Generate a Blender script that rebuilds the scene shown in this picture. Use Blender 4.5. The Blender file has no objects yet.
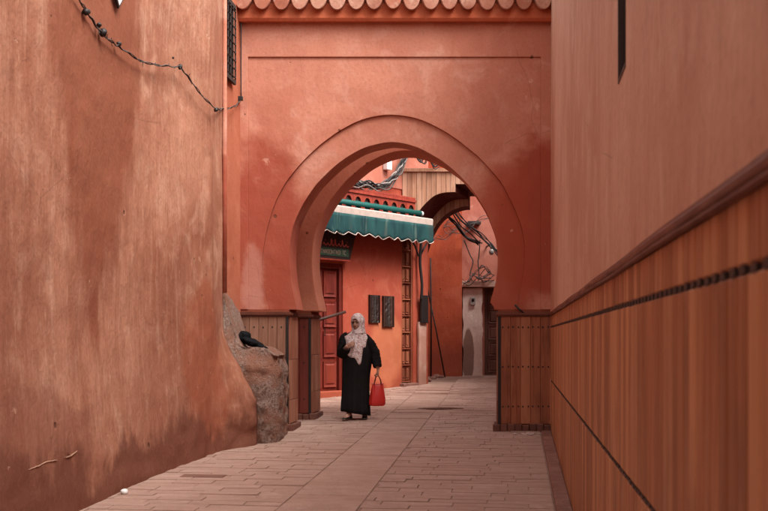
import bpy, bmesh, math, random
from mathutils import Vector, Matrix, noise as mnoise
random.seed(7)
PI = math.pi
scene = bpy.context.scene
C = scene.collection
HZ, FP, EYE = 337.0, 1066.67, 1.23

# ---------------------------------------------------------------- camera, sky, sun, exposure
cd = bpy.data.cameras.new('camera'); cam = bpy.data.objects.new('camera', cd); C.objects.link(cam)
cam.location = (0, 0, EYE); cam.rotation_euler = (PI/2, 0, 0)
cd.lens = 50; cd.sensor_width = 36; cd.shift_y = 0.1061; cd.clip_end = 400; cd.clip_start = 0.05
cd.dof.use_dof = True; cd.dof.focus_distance = 14.6; cd.dof.aperture_fstop = 5.0
scene.camera = cam
w = bpy.data.worlds.new('World'); scene.world = w; w.use_nodes = True
nt = w.node_tree; bg = nt.nodes['Background']
sky = nt.nodes.new('ShaderNodeTexSky'); sky.sky_type = 'NISHITA'; sky.sun_disc = False
SUN_EL, SUN_AZ = math.radians(56), math.radians(128)
sky.sun_elevation = SUN_EL; sky.sun_rotation = SUN_AZ; sky.dust_density = 6; sky.air_density = 1.0; sky.ozone_density = 0.6
hs = nt.nodes.new('ShaderNodeHueSaturation'); hs.inputs['Saturation'].default_value = 0.06
nt.links.new(sky.outputs[0], hs.inputs['Color']); nt.links.new(hs.outputs[0], bg.inputs['Color'])
bg.inputs['Strength'].default_value = 0.15
sd = bpy.data.lights.new('sun', 'SUN'); sun = bpy.data.objects.new('sun', sd); C.objects.link(sun)
sd.energy = 0.95; sd.angle = math.radians(32); sd.color = (1.0, 0.93, 0.84)
sdir = Vector((math.sin(SUN_AZ)*math.cos(SUN_EL), math.cos(SUN_AZ)*math.cos(SUN_EL), math.sin(SUN_EL)))
sun.rotation_euler = sdir.to_track_quat('Z', 'Y').to_euler()
scene.view_settings.view_transform = 'Standard'; scene.view_settings.look = 'None'
scene.view_settings.exposure = 1.36; scene.view_settings.gamma = 1

# ---------------------------------------------------------------- geometry of the place
def sstep(a, b, x):
    t = max(0., min(1., (x-a)/(b-a))); return t*t*(3-2*t)
def g(y):                       # street level, rising away
    return 0.0285*(y-14) + 0.06*sstep(19.5, 21, y) if y < 24.4 else 0.0285*10.4+0.06
AL = 0.1247                     # drift of the alley to the right per metre
def Z(py, Y): return EYE + (HZ-py)/FP*Y
def X(px, Y): return (px-384)/FP*Y
def PT(px, py, Y): return Vector((X(px, Y), Y, Z(py, Y)))

# ---------------------------------------------------------------- objects
def obj(name, bm, mat, parent=None, smooth=False, bevel=0, seg=2, kind=None, loc=None, angle=0.6):
    if isinstance(bm, bpy.types.Mesh): me = bm
    else:
        me = bpy.data.meshes.new(name); bm.normal_update(); bm.to_mesh(me); bm.free()
        for m in (mat if isinstance(mat, (list, tuple)) else [mat]): me.materials.append(m)
        if smooth:
            for p in me.polygons: p.use_smooth = True
    o = bpy.data.objects.new(name, me); C.objects.link(o)
    if parent: o.parent = parent
    if loc is not None: o.location = loc
    if bevel:
        b = o.modifiers.new('bevel', 'BEVEL'); b.width = bevel; b.segments = seg; b.limit_method = 'ANGLE'; b.angle_limit = angle
    if kind: o['kind'] = kind
    return o
def tag(o, label=None, cat=None, group=None, kind=None):
    if label: o['label'] = label
    if cat: o['category'] = cat
    if group: o['group'] = group
    if kind: o['kind'] = kind
    return o
def empty(name, label, cat, loc=(0, 0, 0), rz=0, group=None):
    o = bpy.data.objects.new(name, None); C.objects.link(o); o.location = loc; o.rotation_euler = (0, 0, rz)
    return tag(o, label, cat, group)
def BM(): return bmesh.new()
def box(bm, x0, x1, y0, y1, z0, z1, mi=0):
    vs = [bm.verts.new(p) for p in ((x0,y0,z0),(x1,y0,z0),(x1,y1,z0),(x0,y1,z0),(x0,y0,z1),(x1,y0,z1),(x1,y1,z1),(x0,y1,z1))]
    for f in ((0,3,2,1),(4,5,6,7),(0,1,5,4),(1,2,6,5),(2,3,7,6),(3,0,4,7)):
        fc = bm.faces.new([vs[i] for i in f]); fc.material_index = mi
    return vs
def bx(*a):
    bm = BM(); box(bm, *a); return bm
def prism(bm, pts, y0, y1, mi=0, sk=0.):        # polygon in x,z pushed along y
    a = [bm.verts.new((x, y0, z)) for x, z in pts]; b = [bm.verts.new((x+sk, y1, z)) for x, z in pts]
    n = len(pts)
    fs = [bm.faces.new(a), bm.faces.new(b[::-1])]
    for i in range(n): fs.append(bm.faces.new((a[i], b[i], b[(i+1) % n], a[(i+1) % n])))
    for f in fs: f.material_index = mi
    bmesh.ops.recalc_face_normals(bm, faces=fs)
def prism_xy(bm, pts, z0, z1):
    a = [bm.verts.new((x, y, z0)) for x, y in pts]; b = [bm.verts.new((x, y, z1)) for x, y in pts]
    n = len(pts); fs = [bm.faces.new(a), bm.faces.new(b[::-1])]
    for i in range(n): fs.append(bm.faces.new((a[i], b[i], b[(i+1) % n], a[(i+1) % n])))
    bmesh.ops.recalc_face_normals(bm, faces=fs)
def tube(bm, pts, r, n=8, caps=True):
    pts = [Vector(p) for p in pts]
    rs = r if isinstance(r, (list, tuple)) else [r]*len(pts)
    rings = []; up = None
    for i, p in enumerate(pts):
        d = (pts[min(i+1, len(pts)-1)] - pts[max(i-1, 0)]).normalized()
        if up is None:
            up = Vector((0, 0, 1)) if abs(d.z) < .9 else Vector((1, 0, 0))
        s = d.cross(up).normalized(); u = s.cross(d).normalized(); up = u
        rings.append([bm.verts.new(p + (s*math.cos(2*PI*k/n) + u*math.sin(2*PI*k/n))*rs[i]) for k in range(n)])
    for a, b in zip(rings, rings[1:]):
        for k in range(n): bm.faces.new((a[k], a[(k+1) % n], b[(k+1) % n], b[k]))
    if caps: bm.faces.new(rings[0][::-1]); bm.faces.new(rings[-1])
def smooth_curve(pts, n=6):
    pts = [Vector(p) for p in pts]; out = []
    for i in range(len(pts)-1):
        p0 = pts[max(i-1, 0)]; p1 = pts[i]; p2 = pts[i+1]; p3 = pts[min(i+2, len(pts)-1)]
        for k in range(n):
            t = k/n
            out.append(0.5*((2*p1) + (p2-p0)*t + (2*p0-5*p1+4*p2-p3)*t*t + (-p0+3*p1-3*p2+p3)*t**3))
    out.append(pts[-1]); return out
def ellipsoid(bm, c, r, u=16, v=10, rot=None):
    m = Matrix.Translation(Vector(c)) @ (rot or Matrix.Identity(4)) @ Matrix.Diagonal((r[0], r[1], r[2], 1))
    bmesh.ops.create_uvsphere(bm, u_segments=u, v_segments=v, radius=1, matrix=m)
def loft(bm, rings, cap0=False, cap1=False):
    vs = [[bm.verts.new(p) for p in r] for r in rings]; n = len(vs[0])
    for a, b in zip(vs, vs[1:]):
        for k in range(n): bm.faces.new((a[k], a[(k+1) % n], b[(k+1) % n], b[k]))
    if cap0: bm.faces.new(vs[0][::-1])
    if cap1: bm.faces.new(vs[-1])
    return vs
def chamfer_box(sx, sy, sz, c, front='y-'):   # one cheap piece: chamfered towards its face, local origin at centre of back
    bm = BM()
    x, z = sx/2, sz/2
    back = [(-x, 0, -z), (x, 0, -z), (x, 0, z), (-x, 0, z)]
    mid = [(a, -(sy-c), b) for a, _, b in back]
    fr = [(a*(x-c)/x, -sy, b*(z-c)/z) for a, _, b in back]
    if front == 'y+': back, mid, fr = [[(a, -b, c_) for a, b, c_ in r] for r in (back, mid, fr)]
    if front == 'z':                                                     # lying piece (sx, sz footprint)
        back, mid, fr = [[(a, c_, -b) for a, b, c_ in r] for r in (back, mid, fr)]
    vs = loft(bm, [back, mid, fr], False, True)
    bmesh.ops.recalc_face_normals(bm, faces=bm.faces[:])
    return bm

# ---------------------------------------------------------------- materials
class N:
    def __init__(s, name, rough=.85, spec=.25):
        s.m = bpy.data.materials.new(name); s.m.use_nodes = True; s.t = s.m.node_tree
        s.b = s.t.nodes['Principled BSDF']; s.b.inputs['Roughness'].default_value = rough
        s.b.inputs['Specular IOR Level'].default_value = spec
        s.tc = s.t.nodes.new('ShaderNodeTexCoord'); s.vec = s.tc.outputs['Object']
    def put(s, sock, v):
        if isinstance(v, bpy.types.NodeSocket): s.t.links.new(v, sock)
        elif v is not None:
            if isinstance(v, (tuple, list)) and len(v) == 3 and sock.type == 'RGBA': v = (*v, 1)
            sock.default_value = v
    def math(s, op, a, b=None, clamp=False):
        n = s.t.nodes.new('ShaderNodeMath'); n.operation = op; n.use_clamp = clamp
        s.put(n.inputs[0], a); s.put(n.inputs[1], b); return n.outputs[0]
    def mix(s, f, a, b, mode='MIX'):
        n = s.t.nodes.new('ShaderNodeMix'); n.data_type = 'RGBA'; n.blend_type = mode
        s.put(n.inputs[0], f); s.put(n.inputs[6], a); s.put(n.inputs[7], b); return n.outputs[2]
    def vscale(s, v, sc):
        n = s.t.nodes.new('ShaderNodeVectorMath'); n.operation = 'MULTIPLY'; s.put(n.inputs[0], v); n.inputs[1].default_value = sc; return n.outputs[0]
    def vadd(s, v, w_):
        n = s.t.nodes.new('ShaderNodeVectorMath'); n.operation = 'ADD'; s.put(n.inputs[0], v); s.put(n.inputs[1], w_); return n.outputs[0]
    def noise(s, scale, detail=4, stretch=(1, 1, 1), rough=.55, dist=0, off=None):
        v = s.vscale(s.vec, stretch)
        if off: v = s.vadd(v, off)
        n = s.t.nodes.new('ShaderNodeTexNoise'); s.put(n.inputs['Vector'], v); n.inputs['Scale'].default_value = scale
        n.inputs['Detail'].default_value = detail; n.inputs['Roughness'].default_value = rough; n.inputs['Distortion'].default_value = dist
        return n.outputs[0]
    def voro(s, scale, stretch=(1, 1, 1), feature='F1'):
        n = s.t.nodes.new('ShaderNodeTexVoronoi'); n.feature = feature; s.put(n.inputs['Vector'], s.vscale(s.vec, stretch)); n.inputs['Scale'].default_value = scale
        return n.outputs['Distance']
    def rng(s, v, a, b, c=0., d=1., st='SMOOTHSTEP'):
        n = s.t.nodes.new('ShaderNodeMapRange'); n.interpolation_type = st; n.clamp = True if st == 'LINEAR' else n.clamp
        s.put(n.inputs[0], v)
        for i, q in enumerate((a, b, c, d)): n.inputs[1+i].default_value = q
        return n.outputs[0]
    def xyz(s, v=None):
        n = s.t.nodes.new('ShaderNodeSeparateXYZ'); s.put(n.inputs[0], v or s.vec); return n.outputs
    def rand_shift(s):           # every alike piece gets its own grain
        oi = s.t.nodes.new('ShaderNodeObjectInfo'); s.rand = oi.outputs['Random']
        cb = s.t.nodes.new('ShaderNodeCombineXYZ')
        for i, k in enumerate((37., 53., 71.)): s.put(cb.inputs[i], s.math('MULTIPLY', s.rand, k))
        s.vec = s.vadd(s.vec, cb.outputs[0])
    def bump(s, h, strength=.3, dist=.02):
        n = s.t.nodes.new('ShaderNodeBump'); n.inputs['Strength'].default_value = strength; n.inputs['Distance'].default_value = dist
        s.put(n.inputs['Height'], h)
        if getattr(s, 'nb', None): s.t.links.new(s.nb, n.inputs['Normal'])
        s.nb = n.outputs[0]; s.put(s.b.inputs['Normal'], s.nb)
    def color(s, c): s.put(s.b.inputs['Base Color'], c)
    def rough(s, r): s.put(s.b.inputs['Roughness'], r)
def scale3(c, k): return tuple(min(1, x*k) for x in c)

def plaster(name, base, dark, light, streak=.5, bump=.35, stains=(), rough=.9, spec=.15, spots=True):
    m = N(name, rough, spec)
    big = m.noise(.55, 3, dist=.6); mid = m.noise(2.6, 5, dist=.8); fine = m.noise(26, 4)
    st = m.noise(3.2, 6, (1, 1, .12), .65, .3); st2 = m.noise(12, 4, (1, 1, .07), .6); st3 = m.noise(34, 5, (1, 1, .10), .7)
    c = m.mix(m.rng(big, .35, .68), base, dark)
    c = m.mix(m.math('MULTIPLY', m.rng(mid, .48, .74), .55), c, light)
    c = m.mix(m.math('MULTIPLY', m.rng(st, .45, .75), streak), c, dark)
    c = m.mix(m.math('MULTIPLY', m.rng(st2, .5, .8), streak*.38), c, light)
    c = m.mix(m.math('MULTIPLY', m.rng(fine, .45, .7), .25), c, scale3(dark, .7))
    if streak > .6: c = m.mix(m.math('MULTIPLY', m.rng(st3, .46, .66), .34), c, scale3(dark, .75)); c = m.mix(m.math('MULTIPLY', m.rng(m.noise(15, 6, (1, 1, .3), .75), .55, .72), .4), c, light)
    for fn in stains: c = fn(m, c)
    if spots:
        dv = m.vadd(m.vec, m.vscale(m.t.nodes.new('ShaderNodeTexNoise').outputs['Color'], (.35, .35, .35)))
        vn = m.t.nodes.new('ShaderNodeTexVoronoi'); vn.feature = 'DISTANCE_TO_EDGE'; m.put(vn.inputs['Vector'], dv); vn.inputs['Scale'].default_value = .8
        crack = m.math('MULTIPLY', m.rng(vn.outputs['Distance'], .006, .001), m.rng(m.noise(.8, 3, off=(4, 2, 7)), .52, .62))
        c = m.mix(m.math('MULTIPLY', crack, .28), c, scale3(dark, .35))
        chip = m.rng(m.noise(3.6, 5, rough=.7, off=(9, 1, 3)), .675, .70)
        c = m.mix(m.math('MULTIPLY', chip, .5), c, light)
        v = m.voro(1.7); v2 = m.voro(6.0)
        hole = m.rng(v, .05, .03); hole2 = m.math('MULTIPLY', m.rng(v2, .09, .05), m.rng(m.noise(.9, 2), .6, .66))
        hh = m.math('MAXIMUM', hole, hole2)
        c = m.mix(m.math('MULTIPLY', hh, .75), c, scale3(dark, .28))
    m.color(c)
    h = m.math('MULTIPLY', m.noise(1.6, 2), .072)
    h = m.math('ADD', h, m.math('MULTIPLY', fine, .0085))
    h = m.math('ADD', h, m.math('MULTIPLY', m.noise(7, 4, (1, 1, .5)), .0225))
    if spots: h = m.math('SUBTRACT', h, m.math('MULTIPLY', m.math('MAXIMUM', hh, m.math('MULTIPLY', chip, .35)), .012))
    m.bump(h, min(1., bump*1.05), 1.)
    return m.m
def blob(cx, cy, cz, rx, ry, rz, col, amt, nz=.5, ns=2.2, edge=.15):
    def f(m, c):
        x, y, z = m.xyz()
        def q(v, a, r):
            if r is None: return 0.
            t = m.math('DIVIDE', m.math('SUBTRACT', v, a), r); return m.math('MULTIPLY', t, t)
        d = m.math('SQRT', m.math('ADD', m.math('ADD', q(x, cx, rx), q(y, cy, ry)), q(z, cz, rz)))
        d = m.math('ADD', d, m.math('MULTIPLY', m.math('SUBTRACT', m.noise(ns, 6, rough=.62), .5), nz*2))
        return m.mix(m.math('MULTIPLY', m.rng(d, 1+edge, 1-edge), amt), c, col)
    return f
def wedge(axis, c0, z0, k, wmax, col, amt, nz=.5, ns=2.4):     # stain hanging from above and narrowing to a tip
    def f(m, c):
        o = m.xyz(); a = o[axis]; z = o[2]
        wv = m.math('MINIMUM', m.math('MULTIPLY', m.math('SUBTRACT', z, z0), k), wmax)
        d = m.math('SUBTRACT', wv, m.math('ABSOLUTE', m.math('SUBTRACT', a, c0)))
        d = m.math('ADD', d, m.math('MULTIPLY', m.math('SUBTRACT', m.noise(ns, 6, (1, 1, .35), .6), .5), nz))
        return m.mix(m.math('MULTIPLY', m.rng(d, -.12, .26), amt), c, col)
    return f
def rising(z0, amp, col, amt, ns=1.6, slope=0.):                 # ragged damp tide mark
    def f(m, c):
        o = m.xyz(); z = m.math('SUBTRACT', o[2], m.math('MULTIPLY', m.math('SUBTRACT', o[1], 14.), slope)) if slope else o[2]
        z = m.math('ADD', z, m.math('MULTIPLY', m.math('SUBTRACT', m.noise(ns, 7, (1, 1, .5), .65), .5), amp))
        return m.mix(m.math('MULTIPLY', m.rng(z, z0+.16, z0-.12), amt), c, col)
    return f

WALLB, WALLD, WALLL = (.46, .168, .098), (.33, .098, .052), (.56, .25, .16)
M = {}
M['left'] = plaster('left_plaster', (.42, .190, .118), (.28, .102, .058), (.55, .315, .215), 1.0, .6, [
    wedge(1, 9.15, .95, .42, 1.05, (.22, .064, .032), .85, 1.0, 3.0),
    blob(0, 11.7, .9, None, .5, 1.0, (.29, .075, .035), .6, .5),
    blob(0, 7.6, .3, None, 1.3, .6, (.2, .07, .045), .5, .6),
    rising(.35, 1.9, (.16, .055, .034), .85, 1.3, .0285),
    rising(-.22, .6, (.10, .04, .03), .8, 2.5, .0285)])
M['gate'] = plaster('gate_plaster', (.57, .24, .16), (.47, .172, .110), (.65, .35, .26), .3, .4, [
    blob(-1.55, 0, 2.6, .52, None, 1.15, (.30, .058, .032), .85, .75, 2.6, .35),
    blob(-1.2, 0, 1.9, .35, None, .5, (.32, .07, .04), .8, .7, 3, .3),
    blob(2.1, 0, 2.75, .62, None, 1.05, (.33, .060, .030), .9, .45, 2.2, .2),
    blob(1.55, 0, 2.3, .42, None, 1.2, (.38, .08, .042), .8, .4, 2.6, .25),
    blob(-1.72, 0, 1.9, .14, None, .5, (.5, .24, .18), .6, .6, 4, .3)])
M['gate2'] = plaster('rear_gate_plaster', (.60, .225, .14), (.50, .165, .095), (.57, .22, .145), .2, .3)
M['cornice'] = plaster('cornice_plaster', (.50, .13, .062), (.40, .09, .04), (.56, .19, .10), .2, .2)
M['right'] = plaster('right_plaster', (.66, .40, .285), (.55, .29, .195), (.74, .52, .40), .8, .3, [
    blob(13.4, 0, 2.2, .6, None, 2.0, (.48, .17, .10), .5, .5)], rough=.75, spec=.3)
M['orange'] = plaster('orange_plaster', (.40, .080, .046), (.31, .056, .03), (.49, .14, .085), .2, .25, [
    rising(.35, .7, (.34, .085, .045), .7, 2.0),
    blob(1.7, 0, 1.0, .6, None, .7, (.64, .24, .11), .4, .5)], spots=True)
M['farorange'] = plaster('far_orange_plaster', (.42, .085, .038), (.33, .06, .028), (.50, .14, .08), .3, .35, [
    rising(.95, .9, (.27, .06, .035), .7, 1.8)])
M['farpink'] = plaster('far_pink_plaster', (.42, .155, .11), (.33, .10, .068), (.52, .26, .2), .3, .3)
M['pinkbright'] = plaster('pink_wall_plaster', (.50, .19, .135), (.4, .13, .085), (.58, .28, .22), .3, .25)

def mat_rubble():
    m = N('rubble', .95, .1)
    v = m.noise(30, 6, rough=.75); v2 = m.voro(60)
    c = m.mix(m.rng(v, .4, .62), (.50, .34, .275), (.24, .14, .105))
    c = m.mix(m.rng(m.noise(4, 5), .42, .62), c, (.38, .175, .115))
    c = m.mix(m.math('MULTIPLY', m.rng(v2, .3, .1), .6), c, (.42, .31, .27))
    m.color(c); m.bump(v, 1., .05); m.bump(v2, .5, .01); m.bump(m.noise(60, 4), .5, .01); return m.m
M['rubble'] = mat_rubble()
def mat_wood(name, a, b, cl, rough=.5, spec=.4, g_=1., vert=True, var=.55):
    m = N(name, rough, spec); m.rand_shift()
    st = (1, 1, .05) if vert else (.05, 1, 1)
    gr = m.noise(30*g_, 6, st, .65, .4); g2 = m.noise(6*g_, 4, (1, 1, .18) if vert else (.18, 1, 1), .6, .8)
    c = m.mix(m.rng(gr, .35, .66), a, b)
    c = m.mix(m.math('MULTIPLY', m.rng(g2, .45, .7), .6), c, cl)
    c = m.mix(m.math('MULTIPLY', m.rand, var), c, scale3(b, .75))
    r2 = m.math('FRACT', m.math('MULTIPLY', m.rand, 17.3))
    c = m.mix(m.math('MULTIPLY', m.rng(r2, .6, 1.), var), c, cl)
    c = m.mix(m.math('MULTIPLY', m.rng(m.noise(2.2, 6, (1, 1, .6)), .52, .7), .5), c, scale3(b, .55))
    m.color(c); m.rough(m.rng(gr, .3, .7, rough-.1, rough+.15)); m.bump(gr, .25, .006); m.bump(g2, .15, .01); return m.m
M['tile'] = mat_wood('dado_board', (.50, .205, .085), (.35, .125, .052), (.60, .29, .14), .5, .35, 1., True, .8)
M['tilepier'] = mat_wood('pier_board', (.40, .13, .06), (.24, .068, .032), (.48, .19, .095), .55, .3)
M['tilepale'] = mat_wood('pale_pier_board', (.36, .18, .115), (.24, .105, .064), (.44, .25, .17), .6, .25)
M['pilaster'] = mat_wood('pilaster_board', (.34, .125, .07), (.24, .075, .04), (.42, .19, .12), .55, .3)
M['darkred'] = mat_wood('dark_red_board', (.17, .028, .018), (.10, .018, .012), (.2, .04, .024), .6, .3)
M['mould'] = mat_wood('moulding', (.20, .058, .03), (.11, .03, .018), (.27, .09, .05), .5, .3, vert=False)
M['cedar'] = mat_wood('cedar_board', (.50, .26, .16), (.34, .155, .09), (.58, .34, .23), .75, .2)
M['redwood'] = mat_wood('red_painted_wood', (.33, .040, .02), (.22, .025, .013), (.42, .07, .035), .55, .3)
M['door'] = mat_wood('red_door_wood', (.21, .026, .016), (.13, .016, .010), (.26, .045, .024), .5, .35)
M['browndoor'] = mat_wood('brown_door_wood', (.16, .055, .035), (.09, .03, .02), (.22, .085, .055), .6, .3)
M['lattice'] = mat_wood('carved_door_wood', (.30, .075, .035), (.16, .04, .02), (.4, .14, .07), .6, .3)
M['darkwood'] = mat_wood('dark_wood', (.045, .018, .012), (.025, .01, .008), (.07, .03, .02), .6, .3)
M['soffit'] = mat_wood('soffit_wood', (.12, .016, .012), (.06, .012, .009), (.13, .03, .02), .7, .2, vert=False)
def simple(name, col, rough=.6, spec=.3, var=.25, metal=0, bs=40, bump=.15, rand=False):
    m = N(name, rough, spec)
    if rand: m.rand_shift()
    n1 = m.noise(8, 5)
    c = m.mix(m.math('MULTIPLY', m.rng(n1, .4, .65), var), col, scale3(col, .55))
    c = m.mix(m.math('MULTIPLY', m.rng(m.noise(30, 4), .5, .7), var*.7), c, scale3(col, 1.35))
    if rand: c = m.mix(m.math('MULTIPLY', m.rand, var), c, scale3(col, .7))
    m.color(c); m.b.inputs['Metallic'].default_value = metal; m.bump(m.noise(bs, 4), bump, .006); return m.m
M['iron'] = simple('black_iron', (.018, .013, .012), .5, .4)
M['stud'] = simple('dark_stud', (.03, .015, .012), .55, .4)
M['cable'] = simple('black_cable', (.022, .018, .018), .6, .3)
M['greycable'] = simple('grey_cable', (.12, .095, .085), .7, .2, .6, rand=True)
M['white'] = simple('white_metal', (.78, .74, .70), .5, .3, .15)
M['awnbar'] = simple('awning_bar', (.50, .385, .33), .55, .3, .3)
M['black'] = simple('black_cloth', (.017, .015, .015), .95, .05, .3)
M['bag'] = simple('black_bag', (.008, .008, .009), .9, .08, .3)
M['redbag'] = simple('red_leather', (.62, .030, .022), .45, .4, .2)
M['strap'] = simple('strap_leather', (.20, .03, .022), .5, .4, .2)
M['skin'] = simple('skin', (.50, .27, .19), .6, .3, .15, bs=80)
M['lip'] = simple('lip', (.22, .05, .04), .5, .3)
M['eye'] = simple('eye', (.03, .018, .014), .3, .5)
M['brow'] = simple('brow', (.04, .02, .015), .8, .1)
M['sock'] = simple('brown_sock', (.16, .045, .032), .9, .1)
M['shoe'] = simple('black_shoe', (.016, .013, .012), .45, .4)
M['shoetrim'] = simple('shoe_sole', (.35, .22, .17), .7, .2)
M['void'] = simple('window_dark', (.02, .01, .008), .8, .1)
M['rustgrille'] = simple('grille_iron', (.035, .024, .02), .7, .3, .5)
M['bundle'] = simple('pipe_grey', (.30, .25, .23), .6, .3, .4)
def mat_scarf():
    m = N('scarf', .9, .1)
    c = m.mix(m.rng(m.noise(46, 4, dist=.8), .52, .62), (.80, .70, .67), (.32, .19, .18))
    c = m.mix(m.math('MULTIPLY', m.rng(m.noise(62, 2, off=(3, 5, 1)), .56, .64), .8), c, (.5, .16, .15))
    m.color(c); m.bump(m.noise(20, 4), .4, .01); return m.m
M['scarf'] = mat_scarf()
def mat_awning():
    m = N('awning_cloth', .85, .1)
    c = m.mix(m.rng(m.noise(5, 5, (1, 1, .3)), .4, .65), (.018, .060, .058), (.012, .036, .040))
    c = m.mix(m.rng(m.noise(7, 4, (1, 1, .12)), .54, .68), c, (.07, .11, .095))
    c = m.mix(m.math('MULTIPLY', m.rng(m.noise(3.3, 4, (1, 1, .4)), .56, .7), .6), c, (.05, .05, .045))
    m.color(c); m.bump(m.noise(60, 3), .2, .004); return m.m
M['awning'] = mat_awning()
M['teal'] = simple('teal_roller', (.012, .10, .085), .45, .4)
def mat_paver(name, cols, rough=.8, rand=True):
    m = N(name, rough, .3)
    if rand: m.rand_shift()
    c = m.mix(m.rng(m.noise(1.6, 5), .35, .65), cols[0], cols[1])
    if rand: c = m.mix(m.math('MULTIPLY', m.rand, .5), c, cols[2])
    c = m.mix(m.math('MULTIPLY', m.rng(m.noise(24, 5), .5, .72), .45), c, scale3(cols[1], .6))
    c = m.mix(m.math('MULTIPLY', m.rng(m.noise(7, 6, dist=1), .55, .7), .35), c, cols[3])
    m.color(c); m.rough(m.rng(m.noise(5, 4), .3, .7, rough-.22, rough+.1)); m.bump(m.noise(40, 5), .3, .008); m.bump(m.noise(6, 3), .25, .02); return m.m
PC = [(.44, .285, .225), (.35, .215, .165), (.33, .19, .14), (.52, .37, .305)]
M['paver'] = mat_paver('paver_stone', PC)
M['paverfar'] = mat_paver('paver_stone_far', PC, rand=False)
M['slab'] = mat_paver('drain_slab', [(.44, .285, .225), (.35, .215, .165), (.34, .20, .15), (.50, .355, .29)], .75)
M['ground'] = mat_paver('ground_dust', [(.32, .195, .15), (.25, .14, .105), (0, 0, 0), (.27, .15, .11)], .95, False)
M['kerb'] = mat_paver('kerb_stone', [(.28, .135, .10), (.2, .09, .065), (.18, .08, .06), (.36, .21, .16)])
M['plinth'] = mat_paver('plinth_stone', [(.20, .075, .05), (.13, .045, .03), (.10, .04, .03), (.30, .15, .11)])
M['rooftile'] = mat_paver('roof_tile', [(.50, .27, .19), (.30, .10, .06), (.40, .10, .045), (.68, .48, .38)], .85)
M['tileunder'] = simple('red_mortar', (.25, .07, .04), .9, .1)  # red-brown mortar, also the backing behind boards
M['lime'] = plaster('peeling_lime', (.66, .50, .43), (.52, .34, .28), (.74, .62, .56), .4, .5, [
    blob(1.93, 0, .82, .13, None, .62, (.20, .105, .078), .95, .25, 3, .08),
    blob(1.75, 0, 1.0, .05, None, 1.2, (.4, .1, .05), .7, .5, 5, .2)])
M['limestrip'] = plaster('peeling_strip', (.58, .40, .33), (.44, .22, .16), (.66, .5, .44), .5, .5, [
    rising(.5, .6, (.3, .15, .11), .6)])

# ================================================================ GROUND
bm = BM()
ys = [-60, -20, 0, 4, 8, 12, 14, 16, 18, 19.5, 20, 20.5, 21, 22, 24.4, 30, 80, 200]
rows = [[bm.verts.new((x, y, (g(y) if y > -20 else g(-20)) - .007)) for x in (-120, -30, -8, -3, 0, 3, 8, 30, 120)] for y in ys]
for a, b in zip(rows, rows[1:]):
    for k in range(8): bm.faces.new((a[k], a[k+1], b[k+1], b[k]))
paving = obj('paving', bm, M['ground'], kind='structure')
A7 = math.atan(AL); ca, sa = math.cos(A7), math.sin(A7)
def alley(u, v): return (u*ca + v*sa, -u*sa + v*ca)      # u across, v along the alley
lx_pts = [(-10, -3.4), (2, -2.95), (5, -2.72), (8.5, -2.52), (9.3, -2.42), (10.2, -2.30), (11.2, -2.12), (12.0, -1.93), (12.6, -1.9), (14.0, -1.9)]
def lx(y):
    for (a, p), (b, q) in zip(lx_pts, lx_pts[1:]):
        if y <= b: return p + (q-p)*(y-a)/(b-a)
    return lx_pts[-1][1]
unit = bpy.data.meshes.new('paver'); b_ = chamfer_box(1, .05, 1, .006, 'z'); b_.to_mesh(unit); b_.free(); unit.materials.append(M['paver'])
unit_slab = unit.copy(); unit_slab.name = 'slab'; unit_slab.materials[0] = M['paver']
jobs = []
tilt = math.atan(.0285); v = 1.5
while v < 25.6:
    d = random.uniform(.135, .19)
    for (u0, u1) in ((-4.6, -1.92), (-1.27, .30)):
        u = u0 - random.uniform(0, .5)
        while u < u1:
            L = random.uniform(.34, .62); a, b = max(u, u0), min(u+L, u1)
            if u1-b < .16: b = u1
            if b-a > .08:
                x, y = alley((a+b)/2, v+d/2)
                ok = x > lx(y)-.3 if y < 14 else x > -2.1 - max(0, (y-15.5))*.6
                if y > 16.6 and x < -1 + .8*(y-19.3) - .3: ok = False
                if ok and y < 24.9: jobs.append((x, y, b-a-.008, d-.009, 0))
            u = b if b == u1 else u+L
            if b == u1: break
    v += d
v = 1.2
while v < 25:
    L = random.uniform(.36, .6)
    x, y = alley(-1.595, v+L/2)
    if not (y > 16.6 and x < -1 + .8*(y-19.3) - .3) and y < 24.6: jobs.append((x, y, .638, L-.014, 1))
    v += L
jobs.sort(key=lambda j: j[1])
stuff = BM(); cnt = [0, 0]
for (x, y, sx, sy, kd) in jobs:
    dz = random.uniform(-.004, .004)
    inview = y > 8.1 and (abs(x) < .37*y)
    m4 = Matrix.Translation((x, y, g(y)-.05+dz)) @ Matrix.Rotation(-A7 + random.uniform(-.004, .004), 4, 'Z') @ Matrix.Rotation(tilt + random.uniform(-.008, .008), 4, 'X') @ Matrix.Diagonal((sx, sy, 1, 1))
    if inview and cnt[kd] < (250 if kd == 0 else 40):
        cnt[kd] += 1
        o = bpy.data.objects.new('paver' if kd == 0 else 'drain_slab', unit if kd == 0 else unit_slab); C.objects.link(o)
        o.parent = paving; o.matrix_local = m4
    else:
        b2 = BM(); b2.from_mesh(unit); bmesh.ops.transform(b2, matrix=m4, verts=b2.verts[:])
        tmp = bpy.data.meshes.new('t'); b2.to_mesh(tmp); b2.free(); stuff.from_mesh(tmp); bpy.data.meshes.remove(tmp)
obj('distant_pavers', stuff, M['paverfar'], paving, kind='stuff')
# kerb stones at the foot of the right wall
v = 1.5; ks = BM()
while v < 13.8:
    L = random.uniform(.5, .8); x, y = alley(.375, v+L/2)
    bmk = chamfer_box(.13, .09, L-.012, .015, 'z')
    o = obj('kerb_stone', bmk, M['kerb'], paving); o.location = (x, y, g(y)-.05 + random.uniform(-.004, .004)); o.rotation_euler = (tilt, 0, -A7)
    v += L
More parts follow.
